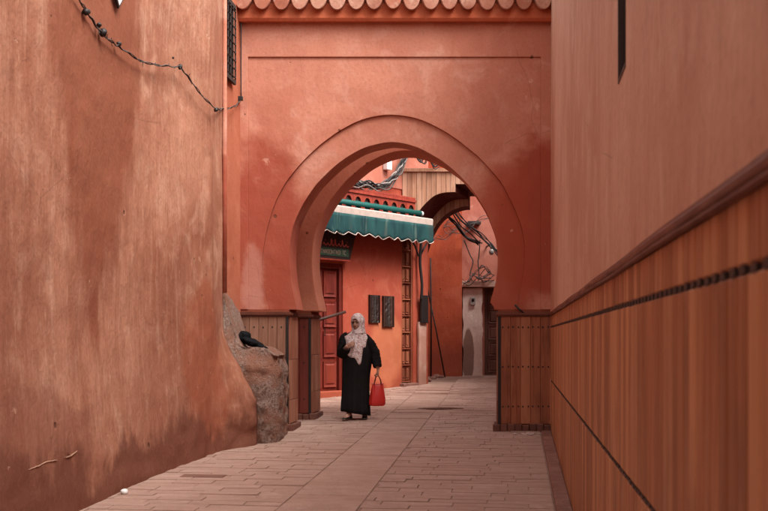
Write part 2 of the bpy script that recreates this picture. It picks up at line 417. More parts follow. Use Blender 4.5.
# loose marks on the floor
def pat(name, label, cat, px, py, Y, w_, d_, mat, seed, h=.012):
    bmp = BM(); rnd = random.Random(seed); top = []
    n = 22
    ring0 = []; ring1 = []
    for k in range(n):
        a = 2*PI*k/n; r = 1 + rnd.uniform(-.22, .18)
        ring0.append((math.cos(a)*w_*r, math.sin(a)*d_*r, 0)); ring1.append((math.cos(a)*w_*r*.9, math.sin(a)*d_*r*.9, h))
    loft(bmp, [ring0, ring1], False, True)
    o = obj(name, bmp, mat); o.location = (X(px, Y), Y, g(Y) + .002); return tag(o, label, cat)
M['patch'] = simple('earth_patch', (.13, .058, .040), .95, .1, .6)
pat('floor_patch', 'long dark sunken earth patch in the lit street beyond the arch', 'hole', 440, 407, 17.0, .40, .11, M['patch'], 4)
pat('floor_patch', 'faint thin crack of earth beside the dark patch beyond the arch', 'crack', 412, 411, 16.4, .32, .05, M['paverfar'], 5)
bmd = chamfer_box(.42, .012, .16, .004, 'z')
o = tag(obj('drain_cover', bmd, simple('cover_stone', (.20, .10, .075), .9, .1)), 'dark rectangular cover stone set into the paving near the left wall', 'drain cover')
o.location = (X(203, 10.25), 10.25, g(10.25)-.006); o.rotation_euler = (tilt, 0, -A7)
bmd = BM(); bmesh.ops.create_icosphere(bmd, subdivisions=2, radius=.036)
for vv in bmd.verts: vv.co *= 1 + .25*mnoise.noise(vv.co*40)
o = tag(obj('pebble', bmd, M['white'], smooth=True), 'small white stone lying at the foot of the left wall', 'stone'); o.location = (X(122, 9.3)+.03, 9.27, g(9.3)+.02); o.scale = (1, 1, .75)
M['litter'] = simple('litter', (.62, .5, .45), .9, .1)
bmd = BM(); rnd = random.Random(3)
for k in range(16):
    a = rnd.uniform(0, 2*PI); r = rnd.uniform(0, .17); s = rnd.uniform(.006, .024)
    bmesh.ops.create_icosphere(bmd, subdivisions=1, radius=s, matrix=Matrix.Translation((r*math.cos(a)*1.3, r*math.sin(a), .006)) @ Matrix.Diagonal((1.6, 1, .4, 1)))
o = tag(obj('crumbs', bmd, M['litter']), 'scatter of white crumbs on the paving before the right arch pier', 'litter', kind='stuff'); o.location = (X(527, 13.6), 13.55, g(13.6)+.004)

# ================================================================ LEFT WALL
lw = empty('plaster_wall', 'tall stained terracotta wall bulging along the left of the alley', 'wall')
yy = [-10, -4, 0, 3] + [5+.25*i for i in range(24)] + [10.9+.05*i for i in range(35)]
zz = [-.7, -.5] + [-.3+.05*i for i in range(40)] + [1.7+.25*i for i in range(20)]
def flare(y, z):
    f = 0
    f = .40*sstep(11.85, 12.62, y) * (1 - sstep(.35, 1.38, z + .15*(12.6-y)))
    f += .10*(1-sstep(-.3, 1.5, z))*sstep(2, 9, y)*(1-sstep(11.5, 12.2, y))*1.0
    return f
bm = BM(); grid = []
for y in yy:
    row = []
    for z in zz:
        n1 = mnoise.noise(Vector((0, y*.45, z*.4)))*.035 + mnoise.noise(Vector((3, y*2.1, z*1.6)))*.011
        fl_ = flare(y, z)
        n1 += (mnoise.noise(Vector((1, y*5, z*5)))*.05 + mnoise.noise(Vector((2, y*13, z*13)))*.022) * min(1, fl_*5) * (1 if y > 11.6 else .15)
        e = 1 if y < 12.55 else .5
        base = 0
        if z < .3 and y < 12.5: base = mnoise.noise(Vector((7, y*5, z*6)))*.02
        row.append(bm.verts.new((lx(y) + flare(y, z) + (n1*e if y > 3 else 0) + base, y, z)))
    grid.append(row)
for a, b in zip(grid, grid[1:]):
    for k in range(len(zz)-1): bm.faces.new((a[k], b[k], b[k+1], a[k+1]))
# return face at the far end, then the back
def addq(*p):
    bm.faces.new([bm.verts.new(q) for q in p])
for k in range(len(zz)-1):
    p, q = grid[-1][k], grid[-1][k+1]
    r1 = bm.verts.new((-2.15, 12.63, zz[k])); r2 = bm.verts.new((-2.15, 12.63, zz[k+1])); bm.faces.new((p, r1, r2, q))
addq((-2.15, 12.63, -.7), (-4.6, 12.63, -.7), (-4.6, 12.63, 6.45), (-2.15, 12.63, 6.45))
addq((-4.6, -10, 6.45), (-3.3, -10, 6.45), (-2.0, 12.63, 6.45), (-4.6, 12.63, 6.45))
obj('wall_face', bm, M['left'], lw, smooth=True)
# return wall towards the gate, with a grille
x0, x1 = -2.02, -1.885
rw = BM()
prism_xy(rw, [(-2.13, 12.6), (-2.03, 12.6), (-1.885, 14.02), (-1.885, 16.2), (-2.6, 16.2), (-2.6, 12.66)], -.5, 6.4)
obj('return_wall', rw, plaster('return_plaster', (.42, .135, .075), (.33, .09, .045), (.5, .2, .12), .5, .3), lw)
# plaster lip along the corner
lb = BM(); tube(lb, [(-1.885, 12.6, z) for z in (1.75, 3, 5, 6.4)], .03, 8); obj('corner_bead', lb, M['gate'], lw, smooth=True)
def retx(y): return -2.03 + (y-12.6)/1.42*.145
gr = empty('grille_proto', '', '');
C.objects.unlink(gr); bpy.data.objects.remove(gr)
gy0, gy1 = 13.05, 13.55
gz0, gz1 = Z(80, 13.4), Z(5, 13.4)
gw = bpy.data.objects.new('window', None); C.objects.link(gw); gw.parent = lw
gb = BM(); prism_xy(gb, [(retx(gy0)+.004, gy0), (retx(gy1)+.004, gy1), (retx(gy1)+.02, gy1), (retx(gy0)+.02, gy0)], gz0, gz1); obj('pane', gb, M['void'], gw)
gb = BM()
for (a, b, c, d) in ((gy0, gy1, gz0-.03, gz0+.02), (gy0, gy1, gz1-.02, gz1+.03)):
    prism_xy(gb, [(retx(a)+.022, a), (retx(b)+.022, b), (retx(b)+.055, b), (retx(a)+.055, a)], c, d)
obj('frame', gb, M['rustgrille'], gw)
for k in range(5):
    y = gy0 + (gy1-gy0)*k/4
    gb = BM(); tube(gb, [(retx(y)+.045, y, gz0), (retx(y)+.045, y, gz1)], .011, 6); obj('bar', gb, M['rustgrille'], gw)
for k in range(9):
    z = gz0 + (gz1-gz0)*(k+.5)/9
    gb = BM(); tube(gb, [(retx(gy0)+.05, gy0, z), (retx(gy1)+.05, gy1, z)], .009, 6); obj('bar', gb, M['rustgrille'], gw)

# rubble buttress with a ledge
bm = BM(); R_ = []
nz_, nx_ = 46, 40
def ledge(x):  # height of the stone heap across x
    t = (x + 2.0)/.72
    return 1.12 + .75*(1-sstep(-.05, .42, t)) - .03*t - .09*sstep(-1.46, -1.27, x)
front_y = 12.72
def rub(x, y, z):
    n = mnoise.noise(Vector((x*7, y*7, z*7)))*.034 + mnoise.noise(Vector((x*20, y*20, z*20)))*.02 + mnoise.noise(Vector((x*45, y*45, z*45)))*.008
    return n
cols = []
prof = []
for i in range(nx_+1):
    x = -2.1 + .83*i/nx_; prof.append((x, front_y + .14*max(0, (x+1.42)/.15)**2))
for j in range(1, 15):
    prof.append((-1.269, front_y + .14 + 1.10*j/14))
for (x, y) in prof:
    col = []
    isf = x < -1.2695; top = ledge(x)
    for k in range(nz_+1):
        t = k/nz_; z = -.2 + (top+.2)*t
        n = rub(x, y, z)
        bulge = .05*math.sin(PI*min(1, t*1.1))
        if isf: col.append(bm.verts.new((x + n*.4*sstep(-1.5, -1.3, x), y + n - bulge + .12*sstep(.8, 1, t), z)))
        else: col.append(bm.verts.new((x + n + .015 - .06*sstep(.85, 1, t), y, z)))
    cols.append(col)
for a, b in zip(cols, cols[1:]):
    for k in range(nz_): bm.faces.new((a[k], b[k], b[k+1], a[k+1]))
# ledge top
for i in range(nx_):
    x, x2 = prof[i][0], prof[i+1][0]
    prev = (cols[i][-1], cols[i+1][-1])
    for j in range(1, 11):
        y = max(front_y + 1.25*j/10, prof[i][1]+.01*j)
        p = bm.verts.new((min(x, -1.285), y, ledge(x) + rub(x, y, 1)*.8)); q = bm.verts.new((min(x2, -1.285), y, ledge(x2) + rub(x2, y, 1)*.8))
        bm.faces.new((prev[0], prev[1], q, p)); prev = (p, q)
bmesh.ops.remove_doubles(bm, verts=bm.verts[:], dist=.003)
tag(obj('rubble_buttress', bm, M['rubble'], smooth=True), 'rough crumbling stone buttress with a worn ledge at the foot of the left pier', 'buttress')
# narrow ragged strip of bared stone running up the corner above the ledge
bm = BM(); prev = None
for k in range(22):
    z = 1.55 + .62*k/21; wd = .085*(1 - .75*(k/21)) + mnoise.noise(Vector((0, 5, z*9)))*.02
    r = [bm.verts.new((-2.01, 12.7, z)), bm.verts.new((-1.97+wd*.4, 12.66+rub(0, 1, z), z)), bm.verts.new((-1.965+wd, 12.75, z))]
    if prev:
        for i in range(2): bm.faces.new((prev[i], prev[i+1], r[i+1], r[i]))
    prev = r
bmesh.ops.recalc_face_normals(bm, faces=bm.faces[:])
tag(obj('bared_stone', bm, M['rubble'], smooth=True), 'ragged vertical strip of bared stone climbing above the stone ledge', 'broken plaster')
# black bundle on the ledge
bm = BM()
ellipsoid(bm, (0, 0, -.01), (.16, .13, .05), 26, 14); ellipsoid(bm, (.13, -.03, -.03), (.10, .08, .028), 20, 12); ellipsoid(bm, (-.09, 0, .045), (.075, .09, .055), 20, 12); ellipsoid(bm, (-.14, -.05, .0), (.05, .06, .06), 16, 10)
for vv in bm.verts:
    n = mnoise.noise(vv.co*13)*.035 + mnoise.noise(vv.co*35)*.012; vv.co += vv.co.normalized()*n
o = obj('cloth_bundle', bm, M['bag'], smooth=True); rm = o.modifiers.new('remesh', 'REMESH'); rm.mode = 'VOXEL'; rm.voxel_size = .008; rm.use_smooth_shade = True
o.location = (X(251, 13.2), 13.2, Z(341, 13.2)+.0); o.rotation_euler = (0, .30, 0)
tag(o, 'black bundle slumped on the stone ledge beside the left pier', 'bundle')

# pale gouges scratched low into the near plaster
M['gouge'] = simple('gouge_lime', (.42, .25, .17), .95, .1, .4)
for sc_pts in (((26, 470), (38, 466), (46, 462), (57, 460)), ((64, 457.5), (70, 456), (77, 451))):
    P_ = []
    for (px, py) in sc_pts:
        k = (px-384)/FP; best = None
        for i in range(1500):
            y = 5+5*i/1499; z = Z(py, y)
            e_ = abs(lx(y)+flare(y, z)+mnoise.noise(Vector((0, y*.45, z*.4)))*.035+mnoise.noise(Vector((3, y*2.1, z*1.6)))*.011+(mnoise.noise(Vector((7, y*5, z*6)))*.02 if z < .3 else 0)-k*y)
            if best is None or e_ < best[0]: best = (e_, y)
        y = best[1]; P_.append(Vector((k*y+.001, y, Z(py, y))))
    q_ = smooth_curve(P_, 6); b1 = BM(); tube(b1, [p+Vector((0, 0, .006*mnoise.noise(Vector((i*.7, 0, 0))))) for i, p in enumerate(q_)], [.002+.004*math.sin(PI*(i+.5)/len(q_)) for i in range(len(q_))], 5)
    obj('gouge', b1, M['gouge'], lw)
# string of wire along the left wall
def onleft(px, py, off=.05):
    k = (px-384)/FP
    y = 5.
    while y < 12.55 and lx(y) > k*y - .0: y += .0
    lo, hi = 3., 12.6
    for _ in range(40):
        mid = (lo+hi)/2
        if lx(mid)+off > k*mid: hi = mid
        else: lo = mid
    y = (lo+hi)/2
    return Vector((k*y, y, Z(py, y)))
def onleft_safe(px, py, off=.05):
    k = (px-384)/FP; best = None
    for i in range(2000):
        y = 5 + 7.6*i/1999
        e = abs(lx(y)+off - k*y)
        if best is None or e < best[0]: best = (e, y)
    y = best[1]; return Vector((k*y, y, Z(py, y)))
wp = [(60, -40), (70, -18), (79, 0), (90, 17), (100, 32), (113, 43), (122, 49), (143, 62), (165, 66), (180, 67)]
pts = smooth_curve([onleft_safe(*p) for p in wp], 6)
pts2 = smooth_curve([onleft_safe(180, 67), onleft_safe(190, 80), onleft_safe(202, 96), onleft_safe(215, 108), PT(222, 109, 12.5), PT(233, 107, 13.2), PT(240, 101, 13.85)], 6)
cw = empty('wire_string', 'twisted black wire with dark clips sagging across the top of the left wall', 'wire')
for P_ in (pts, pts2):
    b1 = BM(); tube(b1, [p + Vector((0, 0, .006*math.sin(i*1.7))) for i, p in enumerate(P_)], .0065, 5); obj('strand', b1, M['cable'], cw, smooth=True)
    b1 = BM(); tube(b1, [p + Vector((.008, 0, .012*math.cos(i*1.3))) for i, p in enumerate(P_)], .005, 5); obj('strand', b1, M['greycable'], cw, smooth=True)
for (px, py, r) in ((86, 12, .03), (99, 25, .022), (103, 33, .034), (119, 44, .022), (180, 67, .026), (173, 58, .012), (216, 110, .024), (88, 12, .02)):
    p = onleft_safe(px, py, .055); b1 = BM(); bmesh.ops.create_icosphere(b1, subdivisions=2, radius=r)
    for vv in b1.verts: vv.co *= 1+.4*mnoise.noise(vv.co*50+Vector((px, 0, 0)))
    obj('clip', b1, M['iron'], cw, smooth=True, loc=p)
for k in range(26):       # wire ends sticking out
    p = random.choice(pts+pts2); d = Vector((random.uniform(0, .03), random.uniform(-.03, .03), random.uniform(-.06, .04)))
    b1 = BM(); tube(b1, [p, p+d*.5+Vector((0, 0, .005)), p+d], .003, 4); obj('barb', b1, M['iron'], cw)
b1 = BM(); tube(b1, smooth_curve([(-1.865, 13.93, 6.35), (-1.862, 13.93, 6), (-1.868, 13.93, 5), PT(241, 96, 13.93)], 5), .009, 6)
cd2 = tag(obj('vertical_cable', b1, M['cable'], smooth=True), 'black cable running straight down the corner beside the gate', 'cable')
b1 = BM(); box(b1, -.03, .03, -.03, .03, -.035, .02); obj('junction_box', b1, M['iron'], cd2, bevel=.006, loc=PT(240.5, 98, 13.9))
b1 = BM(); tube(b1, smooth_curve([PT(240, 98, 13.88), PT(238, 104, 13.86), PT(236, 106, 13.8), PT(239, 102, 13.83)], 5), .006, 5); obj('loose_end', b1, M['cable'], cd2, smooth=True)
# diamond plate whose tip shows at the top edge
p = onleft_safe(117, -4, .03)
ds = empty('diamond_sign', 'small white diamond plate with a black border high on the left wall', 'sign', p, math.atan2(1, .1)+0.0)
s_ = .11
def diamond(s, y0, y1): 
    b = BM(); prism(b, [(0, -s*1.0), (s, 0), (0, s), (-s, 0)], y0, y1); return b
obj('border', diamond(s_, -.0, -.02), M['iron'], ds); obj('face', diamond(s_*.78, -.0202, -.024), M['white'], ds)

# ================================================================ GATE
INN = [(296.5, 309), (292, 289), (289.6, 271), (288.9, 251), (292, 228), (300.7, 207), (313.3, 187.3), (330, 169.6), (348.9, 154.7), (369.8, 145), (391.5, 141.2), (411.4, 144.6), (428.2, 151.6), (447, 163.6), (463.8, 179), (474, 191), (483, 205), (492, 224), (497, 243), (498.3, 263), (496.3, 282), (490.5, 302)]
OUT = [(268.5, 309), (266, 300), (262.9, 279), (261.8, 258), (266, 232), (275.0, 201), (292.4, 172.5), (319.6, 144.5), (344.7, 127.2), (365.7, 118), (391, 113.5), (421.9, 119.4), (442.8, 130), (463.8, 144), (484.7, 162.6), (501.5, 182), (512.5, 203), (521.2, 224), (525.5, 248), (523.8, 271), (519, 300), (518, 309)]
def crv(P_, dx=0, dz=0, ks=1.):
    q = smooth_curve([Vector((X(a, 14)+dx, 0, Z(b, 14)+dz)) for a, b in P_], 5)
    for _ in range(6): q = [q[0]] + [(q[i-1]+q[i]*2+q[i+1])/4 for i in range(1, len(q)-1)] + [q[-1]]
    return [(p.x + .005*mnoise.noise(Vector((p.x*5, p.z*5, ks*7))), (p.z-1.59)*ks + 1.59 + .006*mnoise.noise(Vector((p.x*4, p.z*4, 3+ks*5)))) for p in q]
XL, XR = -1.885, 2.185
gate = empty('arched_gate', 'terracotta horseshoe arch gate with tiled top spanning the alley', 'gate', (0, 14, 0))
def gb_(bm, **k):   # parts written in world coordinates, moved under the gate's base
    pass
def gpart(name, bm, mat, **k):
    bmesh.ops.translate(bm, verts=bm.verts[:], vec=(0, -14, 0)); return obj(name, bm, mat, gate, **k)
# materials written in world coordinates need the gate's offset only along y, which they do not use
inn = crv(INN); out = crv(OUT)
z0 = 1.59
inn[0] = (inn[0][0], z0); innR = inn + [(X(494.5, 14), 1.62), (X(494.5, 14), z0)]
outc = [(out[0][0], z0)] + out + [(out[-1][0], z0)]
zT, zC = Z(57, 14), Z(24, 14)
pl, pr = X(248, 14), X(541, 14)
bm = BM(); prism(bm, outc + innR[::-1], 14.055, 14.50, sk=.055); gpart('arch_band', bm, M['gate'], bevel=.014, seg=3)
bm = BM(); prism(bm, [(pl, z0)] + outc + [(pr, z0), (pr, zT), (pl, zT)], 14.022, 14.5); gpart('front_wall', bm, M['gate'], bevel=.012, seg=3)
bm = BM(); prism(bm, [(XL, z0), (pl, z0), (pl, zT), (pr, zT), (pr, z0), (XR+.1, z0), (XR+.1, 5.6), (XL-.05, 5.6), (XL-.05, z0)], 14.0, 14.49); gpart('panel_border', bm, M['gate'], bevel=.007)
# cornice fascia below the tiles
bm = BM()
prof_ = [(14.0, zC+.02), (13.93, zC), (13.905, zC+.005), (13.88, zC+.045), (13.90, 5.50), (13.90, 5.58), (14.0, 5.58)]
a = [bm.verts.new((XL-.05, y, z)) for y, z in prof_]; b = [bm.verts.new((XR+.1, y, z)) for y, z in prof_]
bm.faces.new(a); bm.faces.new(b[::-1])
for i in range(len(a)): bm.faces.new((a[i], b[i], b[(i+1) % len(a)], a[(i+1) % len(a)]))
bmesh.ops.recalc_face_normals(bm, faces=bm.faces[:])
gpart('cornice', bm, M['cornice'], bevel=.006)
# roof: sloping bed plus barrel tiles at the eave
bm = BM(); prism_xy(bm, [(XL-.05, 13.9), (XR+.1, 13.9), (XR+.1, 14.52), (XL-.05, 14.52)], 5.582, 5.74); gpart('roof_bed', bm, M['tileunder'])
def barrel(r, L, down, n=12):
    bm = BM(); rg = []
    for j in range(6):
        t = j/5
        y = L*t; zz_ = y*.36; rr = r*(1-.06*t); ring = []
        for k in range(n+1):
            a_ = PI*k/n
            s = -1 if down else 1
            q = (1 - .10*(1 if j == 0 else 0))
            ring.append((rr*q*math.cos(a_), y + (0 if j else .0), zz_ + s*rr*q*(1.45 if down else .9)*math.sin(a_)))
        rg.append(ring)
    vs = [[bm.verts.new(p) for p in r_] for r_ in rg]
    f0 = [bm.verts.new((p[0]*.93, -.006, p[2]*.93)) for p in rg[0]]
    for a_, b_2 in zip([f0]+vs, vs):
        for k in range(n): bm.faces.new((a_[k], a_[k+1], b_2[k+1], b_2[k]))
    bm.faces.new(f0); bm.faces.new(vs[-1][::-1])
    for a_, b_2 in zip([f0]+vs, vs): bm.faces.new((a_[0], b_2[0], b_2[n], a_[n]))
    bmesh.ops.recalc_face_normals(bm, faces=bm.faces[:])
    return bm
pan = bpy.data.meshes.new('roof_tile'); b_ = barrel(.116, .55, True); b_.to_mesh(pan); b_.free(); pan.materials.append(M['rooftile'])
cov = bpy.data.meshes.new('roof_tile'); b_ = barrel(.088, .55, False); b_.to_mesh(cov); b_.free(); cov.materials.append(M['rooftile'])
for p_ in list(pan.polygons)+list(cov.polygons): p_.use_smooth = len(p_.vertices) == 4
NT_ = 17; pitch = (XR-XL+.06)/NT_
for i in range(NT_+1):
    for me, dz, dx, dy in ((pan, 0, 0, 0), (cov, .035, pitch/2, .05)):
        x = XL + .06 + pitch*i + dx
        if x > XR+.05: continue
        o = bpy.data.objects.new('roof_tile', me); C.objects.link(o); o.parent = gate
        o.location = (x + random.uniform(-.006, .006), 13.80-14 + dy + random.uniform(-.012, .012), Z(10, 13.8)+.155 + dz + random.uniform(-.006, .006)); o.rotation_euler = (random.uniform(-.02, .02), random.uniform(-.05, .05), random.uniform(-.02, .02))
# second, upper rows (out of the photograph) keep the roof whole
bm = BM()
for i in range(NT_+1):
    for row in ():
        for me, dz, dx in ((pan, 0, 0), (cov, .035, pitch/2)):
            b2 = BM(); b2.from_mesh(me); bmesh.ops.translate(b2, verts=b2.verts[:], vec=(XL+.06+pitch*i+dx, 13.8+.5*row, Z(10, 13.8)+.155+dz+.18*row))
            tmp = bpy.data.meshes.new('t'); b2.to_mesh(tmp); b2.free(); bm.from_mesh(tmp); bpy.data.meshes.remove(tmp)
bm.free()
# rear arch, recess between
dx, dz2 = .20, .065
# the rear arch is shifted along the alley
i2 = crv(INN, .215, .02, 1.042); zz0 = 1.60
i2[0] = (i2[0][0], zz0); i2 += [(i2[-1][0]+.06, 1.66), (i2[-1][0]+.06, zz0)]
bm = BM(); prism(bm, [(-1.9, zz0)] + i2 + [(2.55, zz0), (2.55, 4.45), (-1.9, 4.45)], 15.38, 15.98, sk=.075); gpart('rear_arch_wall', bm, M['gate2'], bevel=.014, seg=3)
bm = BM(); prism_xy(bm, [(XR, 14.5), (2.6, 14.5), (2.6, 16.2), (2.45, 16.2)], -.3, 5.6); gpart('passage_side', bm, M['gate2'])
# piers
board_cache = {}
def board(name, mat, sx, sy, sz, c=.004):
    key = (mat.name, round(sx, 3), round(sy, 3), round(sz, 3))
    if key not in board_cache:
        me = bpy.data.meshes.new(name); b = chamfer_box(sx, sy, sz, c); b.to_mesh(me); b.free(); me.materials.append(mat); board_cache[key] = me
    return board_cache[key]
def put(name, me, parent, loc, rz=0, rx=0, ry=0):
    o = bpy.data.objects.new(name, me); C.objects.link(o); o.parent = parent; o.location = loc; o.rotation_euler = (rx, ry, rz); return o
studme = bpy.data.meshes.new('nail'); b_ = BM(); bmesh.ops.create_uvsphere(b_, u_segments=8, v_segments=5, radius=1, matrix=Matrix.Diagonal((.011, .007, .013, 1))); b_.to_mesh(studme); b_.free(); studme.materials.append(M['stud'])
def pier(x0, x1, Y, depth, mf, inner, top=1.59, gz=0., nb=5, mi=None, strip=True, skew=AL):
    """x0..x1 front face, inner: +1 if the opening lies on the x1 side"""
    mi = mi or M['pilaster']
    xi = x1 if inner > 0 else x0; xo = x0 if inner > 0 else x1
    core = BM()
    prism_xy(core, [(x0, Y+.012), (x1, Y+.012), (x1+skew*depth, Y+depth), (x0+skew*depth, Y+depth)], -.2, top)
    gpart('pier_core', core, M['tileunder'])
    sw = .034
    a = x0 if inner > 0 else x0+sw; b = x1-sw if inner > 0 else x1
    wd = (b-a)/nb
    h = 1.50-gz-.09
    for k in range(nb):
        put('board', board('board', mf, wd-.004, .014 + .000, h), gate, (a+wd*(k+.5), Y+.012-14, gz+.09+h/2))
    bz = random.uniform(.8, .88)
    for zr in (1.36, .84, .32):
        for k in range(nb):
            for q in ((-.28, .28) if inner < 0 else (0,)): put('nail', studme, gate, (a+wd*(k+.5+q), Y-.004-14, zr+gz*.5+random.uniform(-.004, .004)))
    cs = BM(); box(cs, (x1-sw if inner > 0 else x0), (x1 if inner > 0 else x0+sw), Y-.012, Y+.02, gz+.02, 1.50); gpart('corner_strip', cs, M['iron'])
    # planks on the jamb facing the passage, laid in three rows
    L = math.hypot(depth, skew*depth); ang = math.atan2(depth, skew*depth)
    rowz = [gz+.09, gz+.40, gz+.93, 1.50]
    for r0, r1 in zip(rowz, rowz[1:]):
        for k in range(3):
            sx = L/3-.005; me = board('board', mi, sx, .02, r1-r0-.006)
            s = (k+.5)/3
            px_ = xi + skew*depth*s; py_ = Y + depth*s + .012
            put('board', me, gate, (px_, py_-14, (r0+r1)/2), ang if inner > 0 else ang+PI)
    # moulding cap and plinth stones
    cp = BM()
    e = .03
    for (zz1, zz2, ee) in ((1.502, 1.522, .018), (1.522, 1.545, .034), (1.545, 1.56, .02)):
        prism_xy(cp, [(x0-(ee if inner < 0 else 0), Y-ee), (x1+(ee if inner > 0 else 0), Y-ee), (x1+(ee if inner > 0 else 0)+skew*depth, Y+depth+.001), (x0-(ee if inner < 0 else 0)+skew*depth, Y+depth+.001)], zz1, zz2)
    gpart('cap_moulding', cp, M['mould'])
    n = 8; pw = (x1-x0+.07)/n; st = x0-(.07 if inner < 0 else 0)
    for k in range(n):
        hh = .085+random.uniform(-.008, .008)
        b2 = chamfer_box(pw-.006, .055, hh+.1, .008); o = gpart('plinth_stone', b2, M['plinth']); o.location = (st+pw*(k+.5), Y+.0, gz+hh/2-.05+random.uniform(-.003, .003))
    b2 = chamfer_box(L+.06, .06, .185, .008); o = gpart('plinth_stone', b2, M['plinth']); o.rotation_euler = (0, 0, ang if inner > 0 else ang+PI)
    # flush with the others
    o.location = (xi+skew*depth*.5, Y+depth*.5-.02+0, gz-.01)
# note: gpart shifts mesh by -14 in y; stones/planks made around the origin need that undone
_old = gpart
def gpart(name, bm, mat, **k):
    if name == 'plinth_stone':
        o = obj(name, bm, mat, gate, **k); return o
    return _old(name, bm, mat, **k)
class _S: pass
def fix_plinth():
    for o in gate.children:
        if o.name.startswith('plinth_stone'): o.location.y -= 14
JL, JR = X(288.6, 14), X(498, 14)
pier(XL, JL, 14.0, .50, M['tilepale'], +1)
pier(JR, XR, 14.0, .50, M['tilepier'], -1)
pier(-1.75, JL+.20, 15.38, .62, M['darkred'], +1, 1.60, g(15.38))
pier(JR+.22, 2.4, 15.38, .62, M['darkred'], -1, 1.60, g(15.38))
fix_plinth()
# chipped toe of plaster under the right springing
bm = BM(); tube(bm, [PT(515, 305, 13.99), PT(520, 310, 13.96), PT(524, 313, 13.985)], [.014, .012, .008], 6); gpart('old_hook', bm, M['iron'])

# ================================================================ RIGHT WALL
RA = math.atan2(1, AL)
rwall = empty('dado_wall', 'long pink plastered wall on the right with a board dado and moulding', 'wall', (.445, 0, 0), RA)
# local x runs away along the wall, local y into the alley
SE = 14.0*1.00775
hs0, hs1, hz0 = 4.36*1.00775, 4.67*1.00775, 2.335
hz1 = 3.6
bm = BM()
yb, yf = -.5, 0.
def wallgrid(bm, xs, zs, skip, y):
    vs = {}
    for i, x in enumerate(xs):
        for k, z in enumerate(zs): vs[i, k] = bm.verts.new((x, y, z))
    for i in range(len(xs)-1):
        for k in range(len(zs)-1):
            if (i, k) != skip: bm.faces.new((vs[i, k], vs[i+1, k], vs[i+1, k+1], vs[i, k+1]))
    return vs
xs = [-8, hs0, hs1, SE-.002]; zs = [1.53, hz0, hz1, 6.9]
vs = wallgrid(bm, xs, zs, (1, 1), 0)
q = [(hs0, hz0), (hs1, hz0), (hs1, hz1), (hs0, hz1)]
ins = [bm.verts.new((a, -.16, b)) for a, b in q]; fr = [vs[1, 1], vs[2, 1], vs[2, 2], vs[1, 2]]
for i in range(4): bm.faces.new((fr[i], ins[i], ins[(i+1) % 4], fr[(i+1) % 4]))
bm.faces.new(ins)
bmesh.ops.recalc_face_normals(bm, faces=bm.faces[:])
obj('wall_face', bm, M['right'], rwall)
bm = BM(); box(bm, hs0+.01, hs1-.03, -.158, -.15, hz0+.02, hz1-.01); obj('niche_shade_back', bm, M['darkwood'], rwall)  # added dark sheet, its colour stands in for shade inside the slot
bm = BM(); box(bm, hs1-.025, hs1-.001, -.155, .004, hz0+.001, hz1-.001); box(bm, hs0+.001, hs1-.026, -.155, .003, hz0+.001, hz0+.02); obj('niche_shade_lining', bm, M['darkwood'], rwall)  # added lining, coloured dark so the far jamb and sill look shaded
bm = BM(); box(bm, -8, SE, -.6, -.17, -1, 6.88); obj('wall_core', bm, M['right'], rwall)
bm = BM(); box(bm, -8, SE-.002, -.169, -.022, -1, 1.53); obj('dado_backing', bm, M['tileunder'], rwall)
TW = .100
rows3 = ((-.62, .655, 'dado_board'), (.675, 1.352, 'dado_board'))
def bmesh_board(sz, mat=M['tile'], w_=TW-.006):
    key = ('R', round(sz, 3), mat.name)
    if key not in board_cache:
        me = bpy.data.meshes.new('board'); b = chamfer_box(w_, .026, sz, .006, 'y+'); b.to_mesh(me); b.free(); me.materials.append(mat); board_cache[key] = me
    return board_cache[key]
lab = {}
s = 1.15
stud2 = bpy.data.meshes.new('stud'); b_ = BM(); box(b_, -.027, .027, -.004, .006, -.0085, .0085); b_.to_mesh(stud2); b_.free(); stud2.materials.append(M['stud'])
stud3 = bpy.data.meshes.new('stud'); b_ = BM(); box(b_, -.036, .036, -.004, .005, -.0065, .0065); b_.to_mesh(stud3); b_.free(); stud3.materials.append(M['stud'])
while s < SE - .03:
    wl = min(TW, SE-s-.006)
    for (a, b, nm) in rows3:
        me = bmesh_board(b-a)
        put(nm, me, rwall, (s+TW/2, -.022 + random.uniform(0, .0025), (a+b)/2))
    put('frieze_board', bmesh_board(1.505-1.368), rwall, (s+TW/2, -.022 + random.uniform(0, .002), (1.505+1.368)/2))
    put('stud', stud2, rwall, (s+TW/2+random.uniform(-.006, .006), 0, 1.360+random.uniform(-.002, .002)))
    put('joint_stud', stud3, rwall, (s+TW/2+random.uniform(-.006, .006), 0, .665+random.uniform(-.002, .002)))
    s += TW
for (zc, hh, yy_, nm) in ((1.532, .034, .022, 'moulding'), (1.508, .012, .027, 'moulding_bead'), (1.556, .012, .010, 'moulding_bead')):
    bm = BM()
    n = 60
    x_ = [-8 + (SE+8)*i/n for i in range(n+1)]
    prof_ = [(0, zc-hh/2), (yy_*.7, zc-hh/2), (yy_, zc-hh*.25), (yy_, zc+hh*.25), (yy_*.7, zc+hh/2), (0, zc+hh/2)]
    rings = [[(xx, y, z + .003*math.sin(xx*2.3)) for y, z in prof_] for xx in x_]
    loft(bm, rings, True, True); bmesh.ops.recalc_face_normals(bm, faces=bm.faces[:])
    o = obj(nm, bm, M['mould'], rwall, bevel=.003)
    if nm == 'moulding': o['label'] = 'dark red-brown moulding rail'

